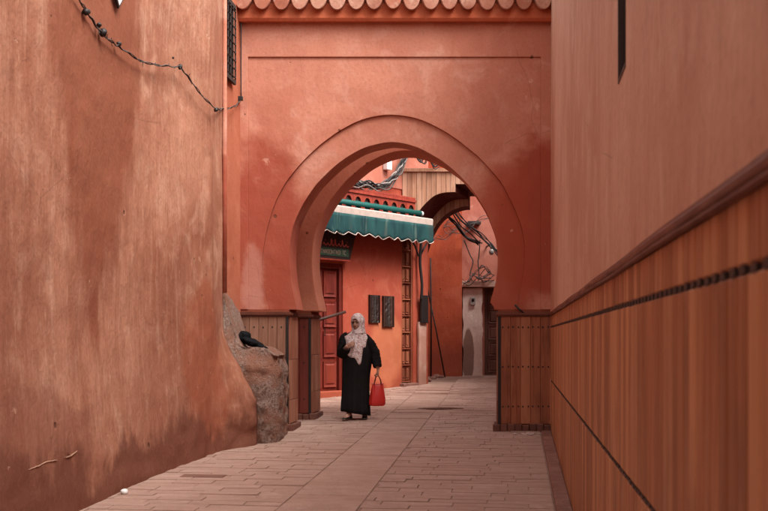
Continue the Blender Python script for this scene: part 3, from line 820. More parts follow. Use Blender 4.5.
# ================================================================ BEYOND: SHOP ON THE LEFT
SA = math.atan2(1, .8)
def shopY(px, off=0.):     # off: metres in front of the wall
    k = (px-384)/FP; return (16.44 - off*1.2806)/(.8-k)
def shopS(px, off=0.):
    Y = shopY(px, off); x = X(px, Y); return (x+1)*math.cos(SA) + (Y-19.3)*math.sin(SA)
shop = empty('shop_house', 'bright orange plastered house wall behind the walking woman', 'building', (-1, 19.3, 0), SA)
sEnd = shopS(428)
d0, d1 = -.56, shopS(343)
l0, l1 = shopS(401.5), shopS(413)
dz0, dz1 = .25, Z(263, shopY(330))
lz0, lz1 = Z(383, shopY(407)), Z(230, shopY(407))
bm = BM()
box(bm, -4.6, d0, 0, .5, -.3, 5.7); box(bm, d0, d1, 0.001, .5, dz1, 5.698); box(bm, d1, l0, 0, .5, -.3, 5.7); box(bm, l0, l1, .001, .5, lz1, 5.698); box(bm, l1, sEnd, 0, .5, -.3, 5.7)
bmesh.ops.remove_doubles(bm, verts=bm.verts[:], dist=.0001)
obj('wall', bm, M['orange'], shop)
bm = BM(); box(bm, d0, d1, .3, .49, -.3, dz1); box(bm, l0, l1, .3, .49, -.3, lz1); obj('inner_wall', bm, M['void'], shop)
bm = BM(); box(bm, d0-.05, d1+.05, -.12, .2, -.2, dz0); obj('door_step', bm, M['orange'], shop, bevel=.015)
bm = BM(); box(bm, l0-.05, l1+.05, -.10, .2, -.2, lz0); obj('door_step', bm, M['kerb'], shop, bevel=.015)
def panel_door(parent, x0, x1, z0_, z1_, yf, mat, cols_, rws, fmat=None, name='door', studs=False, fr=.07):
    d = bpy.data.objects.new(name, None); C.objects.link(d); d.parent = parent
    bm = BM(); box(bm, x0, x1, yf+.05, yf+.09, z0_, z1_); obj('door_leaf', bm, mat, d)
    bm = BM(); box(bm, x0, x0+fr, yf-.02, yf+.05, z0_, z1_); box(bm, x1-fr, x1, yf-.02, yf+.05, z0_, z1_); box(bm, x0+fr, x1-fr, yf-.021, yf+.05, z1_-fr*1.3, z1_); obj('frame', bm, fmat or mat, d, bevel=.006)
    ix0, ix1, iz0, iz1 = x0+fr+.004, x1-fr-.004, z0_+.03, z1_-fr*1.3-.01
    cw_ = (ix1-ix0)/cols_; rh = (iz1-iz0)/rws
    for i in range(cols_):
        for j in range(rws):
            cx, cz = ix0+cw_*(i+.5), iz0+rh*(j+.5)
            mx, mz = min(.03, cw_*.12), min(.04, rh*.12)
            b = BM(); a_ = [(cx-cw_/2+mx, cz-rh/2+mz), (cx+cw_/2-mx, cz-rh/2+mz), (cx+cw_/2-mx, cz+rh/2-mz), (cx-cw_/2+mx, cz+rh/2-mz)]
            loft(b, [[(p, yf+.05, q_) for p, q_ in a_], [(p, yf+.02, q_) for p, q_ in a_], [(cx+(p-cx)*.72, yf+.035, cz+(q_-cz)*.8) for p, q_ in a_], [(cx+(p-cx)*.6, yf+.015, cz+(q_-cz)*.7) for p, q_ in a_]], False, True)
            bmesh.ops.recalc_face_normals(b, faces=b.faces[:]); obj('panel', b, mat, d)
    if studs:
        for j in range(rws+1):
            b = BM(); box(b, ix0, ix1, yf+.0, yf+.05, iz0+rh*j-.012, iz0+rh*j+.012); obj('rail', b, fmat or mat, d)
    return d
dd = panel_door(shop, d0, d1, dz0, dz1, .05, M['door'], 2, 4)
bm = BM(); tube(bm, [(d0+.47, .04, 1.25), (d0+.47, .01, 1.25), (d0+.47, .01, 1.37), (d0+.47, .04, 1.37)], .008, 6); obj('handle', bm, M['iron'], dd)
ld = panel_door(shop, l0, l1, lz0, lz1, .03, M['lattice'], 2, 9, M['lattice'], 'carved_door', True, .045)
# pale peeling pier at the corner, pipes
bm = BM(); a_, b_ = shopS(416.5), shopS(424)
rg = []
for k in range(14):
    z = -.2 + (Z(322, 21.4)+.2)*k/13; w_ = mnoise.noise(Vector((0, 0, z*4)))*.03
    rg.append([(a_+w_, -.02, z), (a_+w_, -.06, z), (b_-w_*.5, -.06, z), (b_-w_*.5, -.02, z)])
loft(bm, rg, True, True); bmesh.ops.recalc_face_normals(bm, faces=bm.faces[:]); obj('peeling_pier', bm, M['limestrip'], shop)
bm = BM(); box(bm, shopS(417.2), shopS(424), -.11, -.062, Z(323, 21.3), Z(295, 21.3)); obj('meter_cover', bm, M['iron'], shop, bevel=.01)
# hanging carved panels
for (pa, pb, ya, yb_, lb_) in ((369.5, 379.5, 295, 323, 'left one of two dark carved panels hung on the orange wall'), (383, 393.5, 296, 327, 'right longer one of two dark carved panels hung on the orange wall')):
    a_, b_ = shopS(pa, .03), shopS(pb, .03); Ym = shopY((pa+pb)/2, .03); za, zb = Z(yb_, Ym), Z(ya, Ym)
    loc = shop.matrix_basis @ Vector(((a_+b_)/2, 0, 0))
    e = empty('carved_panel', lb_, 'wall hanging', (-1+math.cos(SA)*(a_+b_)/2, 19.3+math.sin(SA)*(a_+b_)/2, za), SA, 'dark panels hung on the orange wall')
    W_ = b_-a_; H_ = zb-za
    bm = BM(); box(bm, -W_/2, W_/2, -.03, -.004, 0, H_); obj('backing', bm, M['darkwood'], e)
    bm = BM()
    for (p, q_, r, t) in ((-W_/2, -W_/2+.025, 0, H_), (W_/2-.025, W_/2, 0, H_)): box(bm, p, q_, -.055, -.03, r, t)
    obj('frame', bm, M['darkwood'], e, bevel=.005)
    for k in range(3):
        x_ = -W_/2+.04+(W_-.08)*(k+.5)/3; bm = BM(); rg = []
        for q_ in range(14):
            z_ = .01+(H_-.02)*q_/13; n_ = mnoise.noise(Vector((pa+k*3, z_*14, 0)))
            wv = (W_-.08)/6*(.85+.3*n_)
            rg.append([(x_-wv, -.031, z_), (x_-wv*.6+n_*.01, -.05-.02*n_, z_), (x_+wv*.6+n_*.01, -.052+.015*n_, z_), (x_+wv, -.031, z_)])
        loft(bm, rg, True, True); bmesh.ops.recalc_face_normals(bm, faces=bm.faces[:]); obj('carved_strip', bm, M['rustgrille'] if k == 1 else M['darkwood'], e)
# bar between door and woman
bm = BM(); tube(bm, [PT(318, 320, 18.2), PT(345, 312, 18.9)], .026, 8)
tag(obj('wooden_bar', bm, M['darkwood'], smooth=True), 'dark slanting wooden bar in front of the red door', 'bar')
# red wooden canopy with arched openings
can = empty('wooden_canopy', 'red scalloped wooden canopy mounted above the green awning', 'canopy', (-1, 19.3, 0), SA)
cz1, cz0 = Z(198, shopY(414, .3)), Z(198, shopY(414, .3))-.62
ce = shopS(414, .3); cs_ = -1.3
bm = BM(); box(bm, cs_, ce, -.34, -.0, cz1-.05, cz1); obj('canopy_top', bm, M['redwood'], can, bevel=.008)
bm = BM(); box(bm, cs_, ce, -.36, -.30, cz1-.10, cz1-.052); obj('canopy_rail', bm, M['redwood'], can, bevel=.006)
na = 13; aw = (ce-cs_)/na
for i in range(na):
    x0 = cs_+aw*i; pts_ = [(x0+.003, cz1-.105)]
    pts_ = [(x0+.002, cz1-.102), (x0+.002, cz0), (x0+aw*.14, cz0)]
    for k in range(9):
        t = PI - PI*k/8; pts_.append((x0+aw*.5+math.cos(t)*aw*.34*(1 if k not in (0, 8) else .8), cz1-.27+math.sin(t)*.12))
    pts_ += [(x0+aw*.86, cz0), (x0+aw-.002, cz0), (x0+aw-.002, cz1-.102)]
    b = BM(); prism(b, pts_, -.335, -.31); obj('arch_board', b, M['redwood'], can)
bm = BM(); box(bm, cs_, ce, -.30, -.27, cz0, cz1-.1); obj('canopy_back', bm, M['darkwood'], can)
bm = BM(); box(bm, ce-.05, ce-.001, -.30, -.002, cz0+.2, cz1-.052); obj('canopy_end', bm, M['redwood'], can)
# awning
awn = empty('shop_awning', 'green awning with cream front bar and scalloped valance over the shop door', 'awning', (-1, 19.3, 0), SA)
OFF = .47; Yr = shopY(432, OFF); sR = shopS(432, OFF); sL = -2.0
zb_ = Z(219, Yr)
bm = BM()
b_r = [[(s, -OFF-.02, zb_-.14), (s, -OFF-.03, zb_-.02), (s, -OFF-.01, zb_), (s, -OFF+.04, zb_), (s, -OFF+.04, zb_-.14)] for s in (sL, sR)]
loft(bm, b_r, True, True); bmesh.ops.recalc_face_normals(bm, faces=bm.faces[:]); obj('front_bar', bm, M['awnbar'], awn)
roS = shopS(420, .3); roZ = Z(212, shopY(420, .3))
bm = BM(); tube(bm, [(sL, -.30, roZ-.03), (roS, -.30, roZ-.03)], .058, 14); obj('roller', bm, M['teal'], awn, smooth=True)
bm = BM(); tube(bm, [(roS, -.30, roZ-.03), (roS+.06, -.30, roZ-.03)], .05, 12); obj('roller_cap', bm, M['white'], awn)
bm = BM(); nn = 40
rg0 = []; 
for i in range(nn+1):
    s = sL+(roS-sL)*i/nn; rg0.append([(s, -.30, roZ-.10), (s + (sR-roS)*.5*i/nn, -.40+.0*i, (roZ-.10+zb_)/2-.01), (s+(sR-roS)*i/nn, -OFF, zb_)])
vs = [[bm.verts.new(p) for p in r] for r in rg0]
for a, b in zip(vs, vs[1:]):
    for k in range(2): bm.faces.new((a[k], b[k], b[k+1], a[k+1]))
o = obj('awning_cloth', bm, M['awning'], awn, smooth=True); sm = o.modifiers.new('s', 'SOLIDIFY'); sm.thickness = .006
bm = BM(); nn = 220; sc = .285; vs = []
edge = []
for i in range(nn+1):
    s = sL+.005+(sR-sL-.01)*i/nn
    ph = (s-sR)/sc*PI; lo = zb_-.14-.31-.055*abs(math.sin(ph))+.02*mnoise.noise(Vector((s*1.5, 0, 0)))
    col = []
    for k in range(7):
        t = k/6; z = zb_-.13+(lo-(zb_-.13))*t
        fold = (.025*math.sin(s*11+1)+.018*math.sin(s*23))*t
        col.append(bm.verts.new((s, -OFF-.035-fold, z)))
    vs.append(col); edge.append((s, -OFF-.038-(.025*math.sin(s*11+1)+.018*math.sin(s*23)), lo))
for a, b in zip(vs, vs[1:]):
    for k in range(6): bm.faces.new((a[k], b[k], b[k+1], a[k+1]))
o = obj('valance', bm, M['awning'], awn, smooth=True); sm = o.modifiers.new('s', 'SOLIDIFY'); sm.thickness = .004
bm = BM(); tube(bm, edge, .009, 4); obj('valance_trim', bm, M['awnbar'], awn)
for s in (.9, 2.4, -1.2):
    bm = BM(); tube(bm, [(s, -.02, roZ-.2), (s, -.28, roZ-.05)], .02, 6); obj('bracket', bm, M['iron'], awn)
# sign board above the door with two lines of lettering
sg = empty('shop_sign', 'dark slanted sign board with red script and a green line above the red door', 'sign', (-1, 19.3, 0), SA)
sy0, sy1 = -1.1, shopS(352, .12)
Yc = shopY(335, .12); z_t, z_b = Z(233, Yc)+.1, Z(259, Yc)
bm = BM(); prism(bm, [(sy0, z_b), (sy1-.08, z_b), (sy1+.12, z_t), (sy0, z_t)], -.14, -.004); obj('board', bm, M['darkwood'], sg)
bm = BM(); prism(bm, [(sy0, z_b-.03), (sy1-.07, z_b-.03), (sy1-.05, z_b-.002), (sy0, z_b-.002)], -.17, -.003); obj('trim', bm, M['redwood'], sg)
M['signgreen'] = simple('sign_green', (.035, .075, .045), .6, .3); M['signpale'] = simple('sign_lettering', (.42, .34, .26), .6, .3); M['signred'] = simple('sign_script', (.5, .09, .06), .6, .3)
bm = BM(); box(bm, -.62, sy1-.13, -.150, -.141, z_b+.05, z_b+.19); obj('green_band', bm, M['signgreen'], sg, bevel=.002)
rnd = random.Random(11); s = -.55
while s < sy1-.2:      # lower line: short upright capitals
    k = rnd.choice('IOCTN'); h = .07; w_ = .035; zc = z_b+.085; b = BM()
    segs = {'I': [(0, 0, 0, 1)], 'O': [(0, 0, 0, 1), (1, 0, 1, 1), (0, 0, 1, 0), (0, 1, 1, 1)], 'C': [(0, 0, 0, 1), (0, 0, 1, 0), (0, 1, 1, 1)], 'T': [(.5, 0, .5, 1), (0, 1, 1, 1)], 'N': [(0, 0, 0, 1), (1, 0, 1, 1), (0, 1, 1, 0)]}[k]
    for (a, c, d, e_) in segs: tube(b, [(s+a*w_, -.153, zc+c*h), (s+d*w_, -.153, zc+e_*h)], .006, 4)
    obj('letter', b, M['signpale'], sg); s += .058
s = sy1-.12
for k in range(7):      # upper line: flowing script
    x_ = s-k*.1; zc = z_b+.25; b = BM()
    P_ = [(x_, -.145, zc), (x_-.03, -.145, zc-.015), (x_-.06, -.145, zc+rnd.uniform(0, .02)), (x_-.08, -.145, zc+(.10 if k in (1, 3, 4) else .03)), (x_-.095, -.145, zc)]
    tube(b, smooth_curve(P_, 4), .009, 5)
    if k % 2 == 0: ellipsoid(b, (x_-.04, -.145, zc+.07), (.01, .006, .01), 6, 4)
    obj('script_stroke', b, M['signred'], sg)
# pink house front above the orange wall and everything higher
bm = BM(); box(bm, .2, sEnd-.02, -.02, .0-.003, Z(186, 20.5), 5.69); obj('upper_wall', bm, M['pinkbright'], shop)
p = (-1+math.cos(SA)*shopS(388.5, .1), 19.3+math.sin(SA)*shopS(388.5, .1))
Yx = shopY(388.5, .1)
bm = BM(); box(bm, -.075, .075, -.13, -.025, Z(170, Yx), Z(158, Yx))
o = tag(obj('meter_box', bm, M['white'], bevel=.01), 'small white utility box high on the pink wall above the red canopy', 'utility box'); o.location = (p[0], p[1], 0); o.rotation_euler = (0, 0, SA)
# thick sagging cable bundle
def cablebundle(name, label, P_, n, r, spread, mats, seed, cat='cables'):
    e = empty(name, label, cat, P_[0]); rnd = random.Random(seed); base = Vector(P_[0])
    cpts = smooth_curve(P_, 7)
    for k in range(n):
        o1 = Vector((rnd.uniform(-1, 1), rnd.uniform(-1, 1), rnd.uniform(-1, 1)))*spread; fz = rnd.uniform(0, 9); am = rnd.uniform(.3, 1)*spread
        b = BM(); tube(b, [p-base+o1+Vector((0, math.sin(i*.5+fz), math.cos(i*.6+fz)))*am for i, p in enumerate(cpts)], r*rnd.uniform(.7, 1.2), 5); obj('cable', b, mats[k % len(mats)], e, smooth=True)
    return e
Yb = 20.2
cablebundle('cable_bundle', 'thick sagging bundle of grey cables above the red canopy', [PT(322, 182, 18.4), PT(345, 182, 19.0), PT(362, 185, 19.5), PT(378, 187.5, 19.9), PT(392, 180, 20.3), PT(399, 169, 20.5), PT(405, 157, 20.7), PT(412, 140, 21)], 15, .015, .05, [M['greycable'], M['bundle'], M['cable']], 2)
cablebundle('cable_bundle', 'tangled dark cables hanging over the top rail of the cedar screen', [PT(410, 146, 20.7), PT(424, 163, 20.8), PT(428, 150, 20.8), PT(433, 166, 20.85), PT(446, 160, 20.9), PT(462, 172, 21)], 5, .012, .05, [M['cable'], M['greycable']], 5)

# ================================================================ CEDAR SCREENS ACROSS THE STREET
def screen(label, Y, dpt, sk, curve, topL, topR, xr, xl, stepx, stepz):
    e = empty('cedar_arch', label, 'wooden arch', (0, Y, 0), 0, 'cedar arches across the far street')
    low = crvp = smooth_curve([Vector((X(a, Y), 0, Z(b, Y))) for a, b in curve], 5)
    low = [(p.x, p.z) for p in low]
    zt = lambda x: topL + (topR-topL)*(x-low[0][0])/2.
    def zl(x):
        for (a, b), (c, d) in zip(low, low[1:]):
            if a <= x <= c: return b+(d-b)*(x-a)/(c-a+1e-9)
        if x < low[0][0]: return low[0][1]
        return low[-1][1] if x < stepx else stepz
    bw = .095; x = xl
    poly = [(xl, topL)] + [(xl, low[0][1])] + low + [(stepx, low[-1][1]), (stepx, stepz), (xr, stepz), (xr, topL)]
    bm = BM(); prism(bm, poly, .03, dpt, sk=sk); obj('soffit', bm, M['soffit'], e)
    while x < xr:
        x2 = min(x+bw-.006, xr)
        xs_ = [x, (x+x2)/2, x2]
        if x < stepx < x2: pts_ = [(x, zl(x)), (stepx-.001, zl(x)), (stepx, stepz), (x2, stepz)]
        else: pts_ = [(q, zl(q)) for q in xs_]
        b = BM(); prism(b, pts_ + [(x2, topL-.06), (x, topL-.06)], 0.0 + random.uniform(0, .008), .029); obj('board', b, M['cedar'], e)
        x += bw
    bm = BM(); box(bm, xl, xr, -.04, .04, topL-.058, topL+.01); obj('top_rail', bm, M['cedar'], e, bevel=.006)
    return e
Y1 = 20.95
screen('nearer of the two cedar-clad arches crossing the far street', Y1, 1.06, .34, [(408, 240), (412, 228), (418, 213), (425, 204), (434, 196), (444, 192.5), (455, 192)], Z(169, Y1), Z(172, Y1), 3.2, X(402.5, Y1), X(455.5, Y1), Z(184, Y1))
Y2 = 22.03
screen('farther, lower cedar-clad arch half hidden behind the nearer one', Y2, .7, .08, [(420, 270), (428, 243), (434, 229), (440, 220), (447, 213.5), (455, 209), (463, 206.5), (468, 206)], Z(180, Y2), Z(180, Y2), 3.3, X(418, Y2), X(469, Y2), Z(192, Y2))

# ================================================================ FAR HOUSES
YF = 24.05
fo = empty('far_house', 'dark orange house corner at the end of the street', 'building', (0, YF, 0))
bm = BM(); box(bm, .45, X(462, YF), 0, 3, -.3, 5.9); obj('wall', bm, M['farorange'], fo)
bm = BM(); prism_xy(bm, [(.87, 21.95-YF), (.45, 21.95-YF), (.45, -.002), (.87+.08, -.002)], -.3, 5.6); obj('side_wall', bm, M['farorange'], fo)
YP = 24.6
fp = empty('far_house', 'pale pink house with a peeling white pier and brown door behind the arch', 'building', (0, YP, 0))
xdl, xdr = X(484.5, YP), X(484.5, YP)+.85
zd0, zd1 = Z(375, YP), Z(288, YP)
bm = BM(); box(bm, 1.5, xdl, 0, 3, -.3, 6.2); box(bm, xdl, xdr, .001, 3, zd1, 6.198); box(bm, xdr, 6.5, 0, 3, -.3, 6.2); obj('wall', bm, M['farpink'], fp)
bm = BM(); box(bm, xdl, xdr, -.1, .3, -.2, zd0); obj('door_step', bm, M['kerb'], fp, bevel=.01)
panel_door(fp, xdl, xdr, zd0, zd1, .06, M['browndoor'], 2, 5, M['browndoor'], fr=.06)
bm = BM(); rg = []
for k in range(24):
    z = -.1+(Z(288, 24.35)+.1)*k/23; n1 = mnoise.noise(Vector((3, 0, z*3)))*.035+mnoise.noise(Vector((3, 0, z*9)))*.015; n2 = mnoise.noise(Vector((9, 4, z*4)))*.03
    a_, b_ = X(463, 24.35)+n1, X(482.5, 24.35)+n2
    rg.append([(a_, 0, z), (a_, -.22, z), (b_, -.22, z), (b_, 0, z)])
loft(bm, rg, True, True); bmesh.ops.recalc_face_normals(bm, faces=bm.faces[:]); obj('peeling_pier', bm, M['lime'], fp)
bm = BM(); box(bm, X(461, 24.3), X(500, 24.3), -.34, -.001, Z(287, 24.3), Z(281, 24.3)); obj('lintel_ledge', bm, M['limestrip'], fp, bevel=.01)
bm = BM(); box(bm, -.06, .06, -.06, 0, -.09, .09); m_ = obj('meter_box', bm, M['bundle'], fp, bevel=.01); m_.location = (X(473, 24.3), -.222, Z(301, 24.3))
bm = BM(); ellipsoid(bm, (0, 0, 0), (.035, .02, .04), 10, 6); o = obj('dial', bm, M['void'], m_); o.location = (0, -.06, .02)
bm = BM(); box(bm, X(468, 24.3), X(481, 24.3), -.30, -.0, Z(224, 24.3), Z(221, 24.3)); obj('metal_shelf', bm, M['iron'], fp)
# a wall closing the street's right side behind the gate
bm = BM(); prism_xy(bm, [(2.62, 16.2), (3.6, 24.6), (4.4, 24.6), (4.4, 16.2)], -.3, 4.4)
tag(obj('side_street_wall', bm, M['farpink']), 'plain pink wall on the far right hidden behind the right pier', 'wall')
# leaning poles
for (a, b, r, lb_) in (((427, 286), (445, 377), .017, 'thin pole leaning against the far orange wall, slanting to the right'), ((430.5, 258), (431, 378), .02, 'upright dark pole standing beside the leaning one')):
    bm = BM(); p, q = PT(a[0], a[1], 23.98), PT(b[0], b[1], 23.75); q.z = g(23.75); tube(bm, [p, (p+q)/2+Vector((.01, 0, 0)), q], r, 7)
    tag(obj('pole', bm, M['darkwood'], smooth=True), lb_, 'pole')
bm = BM(); P_ = [PT(418, 226, 21.3), PT(421, 240, 21.3), PT(420, 262, 21.3), PT(422, 285, 21.3), PT(421, 300, 21.3)]; tube(bm, smooth_curve(P_, 5), .03, 7)
tag(obj('drain_pipe', bm, M['iron'], smooth=True), 'black pipe coming down the orange corner from under the awning', 'pipe')
bm = BM(); P_ = [PT(404, 234, 21.0), PT(414, 244, 21.1), PT(419, 256, 21.3), PT(424, 248, 21.3), PT(427, 243, 21.5)]; tube(bm, smooth_curve(P_, 5), .018, 6)
tag(obj('drain_pipe', bm, M['cable'], smooth=True), 'looping black hose below the right end of the awning', 'pipe')
cablebundle('cable_bundle', 'heavy black cables sloping down right beneath the cedar arches', [PT(444, 208, 23.2), PT(455, 221, 23.5), PT(467, 235, 23.8), PT(480, 243, 24.0)], 5, .016, .05, [M['cable']], 8)
cablebundle('cable_bundle', 'black cables sloping to the lamp at the right edge of the arch', [PT(452, 208, 23.2), PT(468, 226, 23.6), PT(484, 238, 24.0), PT(496, 252, 24.1), PT(508, 262, 24.2)], 5, .013, .05, [M['cable']], 9)
cablebundle('cable_bundle', 'thin looping wires draped over the far orange wall', [PT(424, 246, 23.2), PT(436, 240, 23.6), PT(448, 236, 23.9), PT(462, 232, 24.0), PT(480, 221, 24.2), PT(497, 214, 24.3)], 3, .006, .09, [M['greycable'], M['cable']], 10)
cablebundle('cable_bundle', 'coiled wires looped on the far orange wall under the cedar arch', [PT(446, 222, 23.9), PT(456, 219, 23.9), PT(461, 225, 23.95), PT(452, 231, 23.95), PT(446, 226, 23.9), PT(456, 222, 23.95), PT(464, 228, 23.98)], 3, .006, .08, [M['greycable'], M['cable']], 12)
cablebundle('cable_bundle', 'nest of wires lying on the ledge over the white pier', [PT(462, 281, 24.2), PT(470, 283, 24.2), PT(478, 272, 24.2), PT(486, 269, 24.2), PT(492, 275, 24.2), PT(482, 279, 24.2), PT(474, 276, 24.2), PT(492, 280, 24.2)], 5, .008, .06, [M['cable'], M['greycable']], 13)
for (xs_, lb_) in (((464, 470, 473), 'left thin wire dropping down the pink far wall to the ledge'), ((480, 479, 478), 'right thin wire dropping down the pink far wall to the ledge')):
    bm = BM(); P_ = [PT(xs_[0], 240, 24.45), PT(xs_[1], 255, 24.5), PT(xs_[2], 262, 24.5), PT(xs_[1], 275, 24.45), PT(xs_[2], 282, 24.35)]; tube(bm, smooth_curve(P_, 6), .013, 5)
    tag(obj('hanging_wire', bm, M['cable'], smooth=True), lb_, 'wire')
e = empty('wall_lamp', 'small round white lamp on the cables at the right edge of the arch', 'lamp', PT(491.5, 252, 24.0))
bm = BM(); ellipsoid(bm, (0, 0, 0), (.06, .05, .07), 14, 10); obj('lamp_glass', bm, simple('dull_glass', (.20, .17, .155), .35, .5), e, smooth=True)
bm = BM(); tube(bm, [(0, 0, .07), (-.02, 0, .12), (-.05, .1, .16), (-.05, .6, .17)], .02, 6); obj('lamp_arm', bm, M['iron'], e, smooth=True)
# base stones and a rough kerb at the foot of the far corner
for k, (px, py, Y, s) in enumerate(((437, 376, 23.7, .07), (441, 377, 23.6, .055), (433, 378, 23.2, .06), (427, 381, 22.4, .08))):
    bm = BM(); bmesh.ops.create_icosphere(bm, subdivisions=2, radius=s)
    for vv in bm.verts: vv.co *= 1+.35*mnoise.noise(vv.co*18+Vector((k*9, 0, 0)))
    o = obj('loose_stone', bm, M['kerb']); o.location = (X(px, Y), Y, g(Y)+s*.3); o.scale = (1.3, 1, .7)
    tag(o, ['small stone at the foot of the leaning pole, second from the right', 'rightmost loose stone under the end of the leaning pole', 'small stone just behind the foot of the peeling pier', 'largest loose stone at the foot of the peeling corner pier'][k], 'stone', 'loose stones at the far corner')

# ================================================================ THE WOMAN
WY = 15.46
woman = empty('person', 'woman in black robe and pale patterned headscarf walking with a red handbag', 'person', (X(355, WY), WY, g(WY)+.002), 0)
def P3(px, py, y=0):      # woman's own frame from the photograph
    return Vector(((px-355)*WY/FP, y, (HZ-py)/FP*WY + EYE - g(WY)))
def limb(bm, pts, rs, n=14):
    pts = smooth_curve(pts, 5); m_ = len(pts)
    k = (len(rs)-1)/(m_-1); r2 = []
    for i in range(m_):
        t = i*k; a = int(min(t, len(rs)-2)); r2.append(rs[a]+(rs[a+1]-rs[a])*(t-a))
    tube(bm, pts, r2, n)
    for p, r in ((pts[0], r2[0]), (pts[-1], r2[-1])): ellipsoid(bm, p, (r, r, r), 12, 8)
def hand(bm, w_, palm_dir, side, curl_dir, thumb_dir, curl=.6):
    """palm from wrist w_ along palm_dir; side: across the knuckles; fingers curl towards curl_dir"""
    pd, sdv, cdv, td = [Vector(v).normalized() for v in (palm_dir, side, curl_dir, thumb_dir)]
    c = w_ + pd*.045
    for t in (-.024, -.008, .008, .024): limb(bm, [w_+sdv*t*.6, w_+pd*.045+sdv*t, w_+pd*.082+sdv*t*1.1], [.016, .014, .011], 8)
    for i, (t, L) in enumerate(((-.028, .060), (-.0095, .072), (.0095, .068), (.028, .054))):
        k = w_+pd*.084+sdv*t
        a = k + pd*L*.45*math.cos(curl*.5) + cdv*L*.45*math.sin(curl*.5)
        b = a + pd*L*.33*math.cos(curl*1.6) + cdv*L*.33*math.sin(curl*1.6)
        c2 = b + pd*L*.3*math.cos(curl*2.6) + cdv*L*.3*math.sin(curl*2.6)
        limb(bm, [k, a, b, c2], [.0095, .009, .008, .007], 8)
    r = w_+pd*.02+sdv*(-.022)
    limb(bm, [r, r+td*.028+pd*.015, r+td*.040+pd*.042+cdv*.01, r+td*.034+pd*.062+cdv*.02], [.014, .011, .010, .008], 8)
body = BM()
HC = P3(357.5, 323, -.03); head_z = HC.z
yaw = Matrix.Rotation(math.radians(-24), 4, 'Z')     # turned a little to her right
tiltm = Matrix.Rotation(math.radians(-4), 4, 'Y')
HR = Matrix.Translation(HC) @ tiltm @ yaw
def H(x, y, z): return HR @ Vector((x, y, z))
ellipsoid(body, HC+Vector((0, .015, .012)), (.070, .092, .10), 20, 14)
for (c_, r_) in (((0, -.045, -.035), (.052, .045, .062)), ((0, -.052, -.082), (.028, .030, .022)), ((.030, -.062, -.03), (.020, .017, .020)), ((-.030, -.062, -.03), (.020, .017, .020)), ((0, -.064, .028), (.050, .022, .016)), ((0, -.088, -.018), (.011, .012, .018)), ((0, -.098, -.026), (.013, .012, .009)), ((0, -.086, -.056), (.022, .010, .010))):
    ellipsoid(body, H(*c_), r_, 12, 8)
for s in (-1, 1): ellipsoid(body, H(s*.072, .0, -.01), (.010, .018, .03), 8, 6)
nb = Vector((0, .01, 1.28)) 
limb(body, [Vector((0.01, .02, 1.22)), HC+Vector((0, .01, -.07))], [.055, .048])
limb(body, [Vector((0, 0, .80)), Vector((0, -.01, .95)), Vector((0, 0, 1.10)), Vector((0.01, .01, 1.22))], [.135, .125, .125, .085])
limb(body, [Vector((-.11, .0, 1.165)), Vector((.13, .0, 1.165))], [.045, .045])
# arms
shR, elR, wrR = Vector((-.145, .01, 1.165)), P3(343, 352, -.04), P3(347.3, 346.5, -.185)     # her right arm, bent to the chest
shL, elL, wrL = Vector((.160, .01, 1.165)), P3(374.5, 352, .02), P3(378.0, 368.5, -.04)       # her left arm, hanging
limb(body, [shR, elR], [.044, .040]); limb(body, [elR, wrR], [.040, .026])
limb(body, [shL, elL], [.044, .040]); limb(body, [elL, wrL], [.040, .026])
hand(body, wrR, (.75, -.35, .35), (-.1, .2, 1), (.2, .9, 0), (0, -.4, 1), .7)
hand(body, wrL, (0.03, -.05, -1), (.1, -1, 0), (-1, 0, 0), (-.3, -1, -.2), 1.0)
# legs and feet
ankR, ankL = P3(349.5, 413.5, -.12), P3(364.5, 414.5, .07)
limb(body, [Vector((-.08, 0, .80)), Vector((-.075, -.03, .45)), ankR], [.08, .05, .034]); limb(body, [Vector((.09, 0, .80)), Vector((.12, -.01, .45)), ankL], [.09, .058, .036])
limb(body, [ankR, ankR+Vector((-.03, -.07, -.035)), ankR+Vector((-.055, -.13, -.04))], [.034, .030, .022]); limb(body, [ankL, ankL+Vector((0, -.06, -.03)), ankL+Vector((0, -.12, -.035))], [.034, .030, .022])
o = obj('body', body, M['skin'], woman, smooth=True); rm = o.modifiers.new('r', 'REMESH'); rm.mode = 'VOXEL'; rm.voxel_size = .0055; rm.use_smooth_shade = True
sm = o.modifiers.new('s', 'SMOOTH'); sm.iterations = 2; sm.factor = .4
for s in (-1, 1):
    b = BM(); ellipsoid(b, H(s*.028, -.084, .004), (.0125, .007, .0065), 10, 6); obj('eye', b, M['eye'], woman, smooth=True)
    b = BM(); tube(b, smooth_curve([H(s*.012, -.091, .022), H(s*.028, -.090, .028), H(s*.045, -.078, .021)], 4), .0042, 5); obj('eyebrow', b, M['brow'], woman)
b = BM(); tube(b, smooth_curve([H(-.021, -.090, -.055), H(0, -.099, -.052), H(.021, -.090, -.055)], 4), [.003, .0045, .006, .0065, .007, .0065, .006, .0045, .003], 6); obj('mouth', b, M['lip'], woman, smooth=True)
